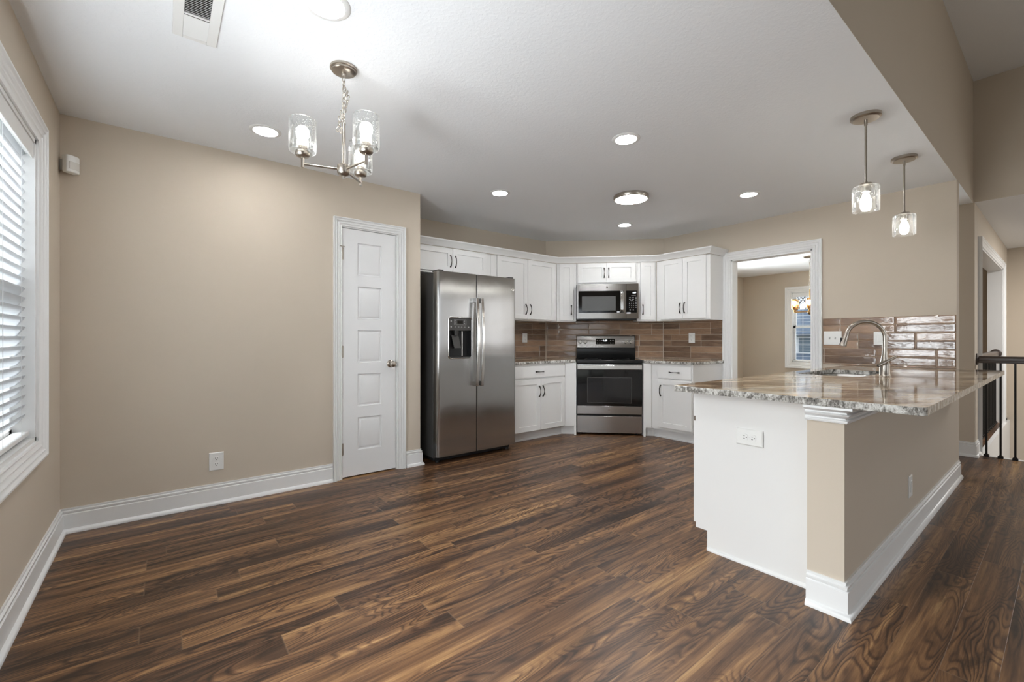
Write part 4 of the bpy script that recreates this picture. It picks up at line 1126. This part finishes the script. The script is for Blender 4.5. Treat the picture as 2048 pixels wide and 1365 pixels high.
def pendant(x, y, label, glow_mat, rot=0):
    p = thing('pendant_light', label, 'pendant light', (x, y, CZ), rot, 'pendant lights over the peninsula bar')
    mb = MB(); mb.lathe([(0, -.026), (.030, -.026), (.064, -.024), (.068, -.020), (.070, -.018), (.075, -.016), (.075, 0)], (0, 0, 0), 44); mb.build('canopy', M_NICK, p, angle=40)
    mb = MB(); mb.cyl((0, 0, -.024), (0, 0, -.405), .0058, n=16); mb.cyl((0, 0, -.024), (0, 0, -.058), .0085, n=16); mb.cyl((0, 0, -.39), (0, 0, -.408), .0085, n=16); mb.build('rod', M_NICK, p)
    mb = MB(); mb.lathe([(.010, -.402), (.030, -.405), (.036, -.412), (.036, -.420), (.026, -.424), (.024, -.455), (.0, -.455)], (0, 0, 0), 32); mb.build('socket', M_NICK, p, angle=40)
    shade_cyl(.0665, .148, M_SEED, 'shade', p, (0, 0, -.420), flip=True)
    mb = MB(); mb.lathe([(a, -b) for a, b in bulb_prof(.028, .092)], (0, 0, -.452), 24); mb.build('bulb', glow_mat, p, angle=60)
    return p
pendant(3.285, .757, 'nickel rod pendant with seeded glass hanging nearer the open end of the bar', M_BULBP)
pendant(4.262, .757, 'nickel rod pendant with seeded glass hanging nearer the tiled wall', M_BULBP, .5)

# dining room chandelier
dc_ = thing('chandelier', 'warm multi-light chandelier with glass shades hanging in the dining room', 'chandelier', (8.15, 2.595, CZ))
mb = MB(); mb.lathe([(0, -.03), (.07, -.025), (.09, -.01), (.09, 0)], (0, 0, 0), 32); mb.build('canopy', M_NICK, dc_, angle=40)
mb = MB(); z = -.04; k = 0
while z > -.52: link(mb, (random.uniform(-.006, .006), random.uniform(-.006, .006), z), .011, .045, (k % 2) * PI / 2, .003); z -= .036; k += 1
mb.build('chain', M_NICK, dc_, angle=60)
mb = MB(); mb.cyl((0, 0, -.53), (0, 0, -.90), .011, n=16); mb.lathe([(0, -.94), (.02, -.93), (.035, -.91), (.035, -.88), (.012, -.86)], (0, 0, 0), 24); mb.build('stem', M_GOLD, dc_)
for k in range(6):
    a = 2 * PI * k / 6 + .25; ux, uy = math.cos(a), math.sin(a); R = .235; c = (ux * R, uy * R, -.89)
    mb = MB(); mb.cyl((ux * .03, uy * .03, -.89), c, .007, n=10); mb.cyl((c[0], c[1], -.90), (c[0], c[1], -.855), .009, n=12)
    mb.lathe([(.01, .03), (.030, .035), (.033, .055), (.025, .06), (.024, .085), (0, .085)], c, 24); ar = mb.build('arm', M_GOLD, dc_, angle=40)
    shade_cyl(.048, .15, M_AMBER, 'shade', ar, (c[0], c[1], c[2] + .052))
    mb = MB(); mb.lathe(bulb_prof(.036, .10), (c[0], c[1], c[2] + .078), 20); mb.build('bulb', M_BULBW, ar, angle=60)

# ------------------------------------------------------------------ railings
def rosette(mb, c, axis, s=1):
    pr = [(0, 0), (.058, 0), (.058, .008), (.050, .014), (.032, .018), (0, .018)]
    mb.lathe([(a, b * s) for a, b in pr], c, 36, axis=axis)
ra = thing('stair_railing', 'dark wood handrail on black iron balusters crossing at the stair edge', 'railing', (6.33, .58, 0))
HR = [(-.030, 0), (-.033, .010), (-.030, .022), (-.026, .030), (-.031, .044), (-.024, .060), (-.010, .067), (.010, .067), (.024, .060), (.031, .044), (.026, .030), (.030, .022), (.033, .010), (.030, 0)]
def handrail(p0, p1):
    mb = MB(); d = (Vector(p1) - Vector(p0)); n_ = Vector((d.y, -d.x, 0)).normalized(); k = len(HR)
    vs = [Vector(p) + n_ * a + Vector((0, 0, b)) for p in (p0, p1) for a, b in HR]
    mb.add(vs, [tuple(range(k)), tuple(range(k, 2 * k))[::-1]] + [(i, (i + 1) % k, k + (i + 1) % k, k + i) for i in range(k)]); return mb
handrail((0, -.015, .917), (0, -4.55, .917)).build('handrail', M_RAIL, ra, angle=50)
mb = MB(); rosette(mb, (0, -.0, .952), 'y', -1); mb.build('rosette', M_RAIL, ra, angle=40)
def baluster(mb, x, y, top=.918):
    mb.box(x - .0075, x + .0075, y - .0075, y + .0075, 0.004, top)
    mb.add([(x + a * s_, y + b * s_, z_) for z_, s_ in ((.004, .019), (.018, .019), (.030, .010)) for a, b in ((-1, -1), (1, -1), (1, 1), (-1, 1))],
           [(3, 2, 1, 0)] + [(i, (i + 1) % 4, 4 + (i + 1) % 4, 4 + i) for i in range(4)] + [(4 + i, 4 + (i + 1) % 4, 8 + (i + 1) % 4, 8 + i) for i in range(4)] + [(8, 9, 10, 11)])
proto = None
for k in range(30):
    y = -.068 - .0935 * k
    if proto is None:
        mb = MB(); baluster(mb, 0, 0); proto = mb.build('baluster', M_IRON, ra); proto.location = (0, y, 0)
    else:
        o = proto.copy(); C.objects.link(o); o.parent = ra; o.location = (0, y, 0)
rb = thing('stair_railing', 'second dark handrail inside the white cased opening beside the stairs', 'railing', (6.54, .64, 0))
handrail((0.0, 0, .917), (2.465, 0, .917)).build('handrail', M_RAIL, rb, angle=50)
mb = MB(); rosette(mb, (2.475, 0, .952), 'x', -1); mb.build('rosette', M_RAIL, rb, angle=40)
for k in range(23):
    o = bpy.data.objects.new('baluster', proto.data); C.objects.link(o); o.parent = rb; o.location = (.09 + .105 * k, 0, 0)

# ------------------------------------------------------------------ outside
mb = MB(); mb.box(-60, 80, -60, 80, -3.2, -3.0); struct(mb.build('ground', M_OUT))
H = thing('house', 'neighbouring white-sided house seen through the dining room window', 'house', (30, 11, -3))
mb = MB(); mb.box(0, 8, -9, 9, 0, 4.47); mb.build('wall', M_SIDE, H)
mb = MB(); k = [(-.5, 4.35), (-.5, 4.47), (4, 6.15), (8.5, 4.47), (8.5, 4.35)]
vs = [(a, -9.4, b) for a, b in k] + [(a, 9.4, b) for a, b in k]
mb.add(vs, [(0, 1, 2, 3, 4), (9, 8, 7, 6, 5)] + [(i, (i + 1) % 5, 5 + (i + 1) % 5, 5 + i) for i in range(5)]); mb.build('roof', M_SHING, H)
mb = MB(); k = [(-2.2, 2.45), (-2.2, 2.6), (0, 3.32), (0, 3.1)]
vs = [(a, -9, b) for a, b in k] + [(a, 9, b) for a, b in k]
mb.add(vs, [(0, 1, 2, 3), (7, 6, 5, 4)] + [(i, (i + 1) % 4, 4 + (i + 1) % 4, 4 + i) for i in range(4)]); mb.build('porch_roof', M_SHING, H)
for y in (-5.5, -1.2, 3.0):
    mb = MB(); mb.box(-.05, .02, y - .42, y + .42, 3.28, 4.32); fw = mb.build('window_frame', M_TRIM, H)
    mb = MB(); mb.box(-.07, -.05, y - .32, y + .32, 3.38, 3.78); mb.box(-.07, -.05, y - .32, y + .32, 3.82, 4.22); mb.build('pane', simple('dull_window_pane', srgb(120, 135, 145), .3), fw)
H2 = thing('house', 'pale neighbouring house glimpsed between the blind slats', 'house', (-9, 12, -3))
mb = MB(); mb.box(-8, 0, -12, 30, 0, 6.0); mb.build('wall', M_SIDE2, H2)
mb = MB(); k = [(-8.4, 5.9), (-4, 9), (.5, 5.9)]
vs = [(a, -12.4, b) for a, b in k] + [(a, 30.4, b) for a, b in k]; mb.add(vs, [(0, 1, 2), (5, 4, 3), (0, 1, 4, 3), (1, 2, 5, 4), (2, 0, 3, 5)]); mb.build('roof', M_SHING, H2)
for y in (-6, 0, 6, 12, 18, 24):
    mb = MB(); mb.box(0, .06, y - .9, y + .9, 2.6, 4.6); fw = mb.build('window_frame', M_TRIM, H2)
    mb = MB(); mb.box(.06, .07, y - .75, y + .75, 2.75, 4.45); mb.build('pane', M_BLACKGL, fw)
def tree(x, y, h, label, seed):
    rnd = random.Random(seed); root = thing('bare_tree', label, 'tree', (x, y, -3))
    tr, br = MB(), MB()
    def grow(p, d, L, r, lev, mb):
        q = p + d * L; mid = p.lerp(q, .5) + Vector((rnd.uniform(-1, 1), rnd.uniform(-1, 1), 0)) * L * .05
        mb.tube([p, mid, q], [r, r * .85, r * .65], 6 if lev < 3 else 4, caps=False)
        if lev >= 6: return
        for _ in range(2 if lev == 0 else (3 if lev < 4 else 2)):
            nd = (d + Vector((rnd.uniform(-.8, .8), rnd.uniform(-.8, .8), rnd.uniform(-.25, .5)))).normalized()
            grow(q if rnd.random() < .6 else p.lerp(q, .7), nd, L * rnd.uniform(.62, .82), r * .6, lev + 1, br)
    grow(Vector((0, 0, 0)), Vector((.03, 0, 1)), h * .28, .16, 0, tr)
    tr.build('trunk', M_BARK, root, angle=80); br.build('branches', M_BARK, root, angle=80)
tree(42, 14.2, 12, 'bare winter tree with thin branches above the neighbouring roof', 3)
tree(45, 20.0, 12, 'second bare winter tree further along the neighbouring house', 5)
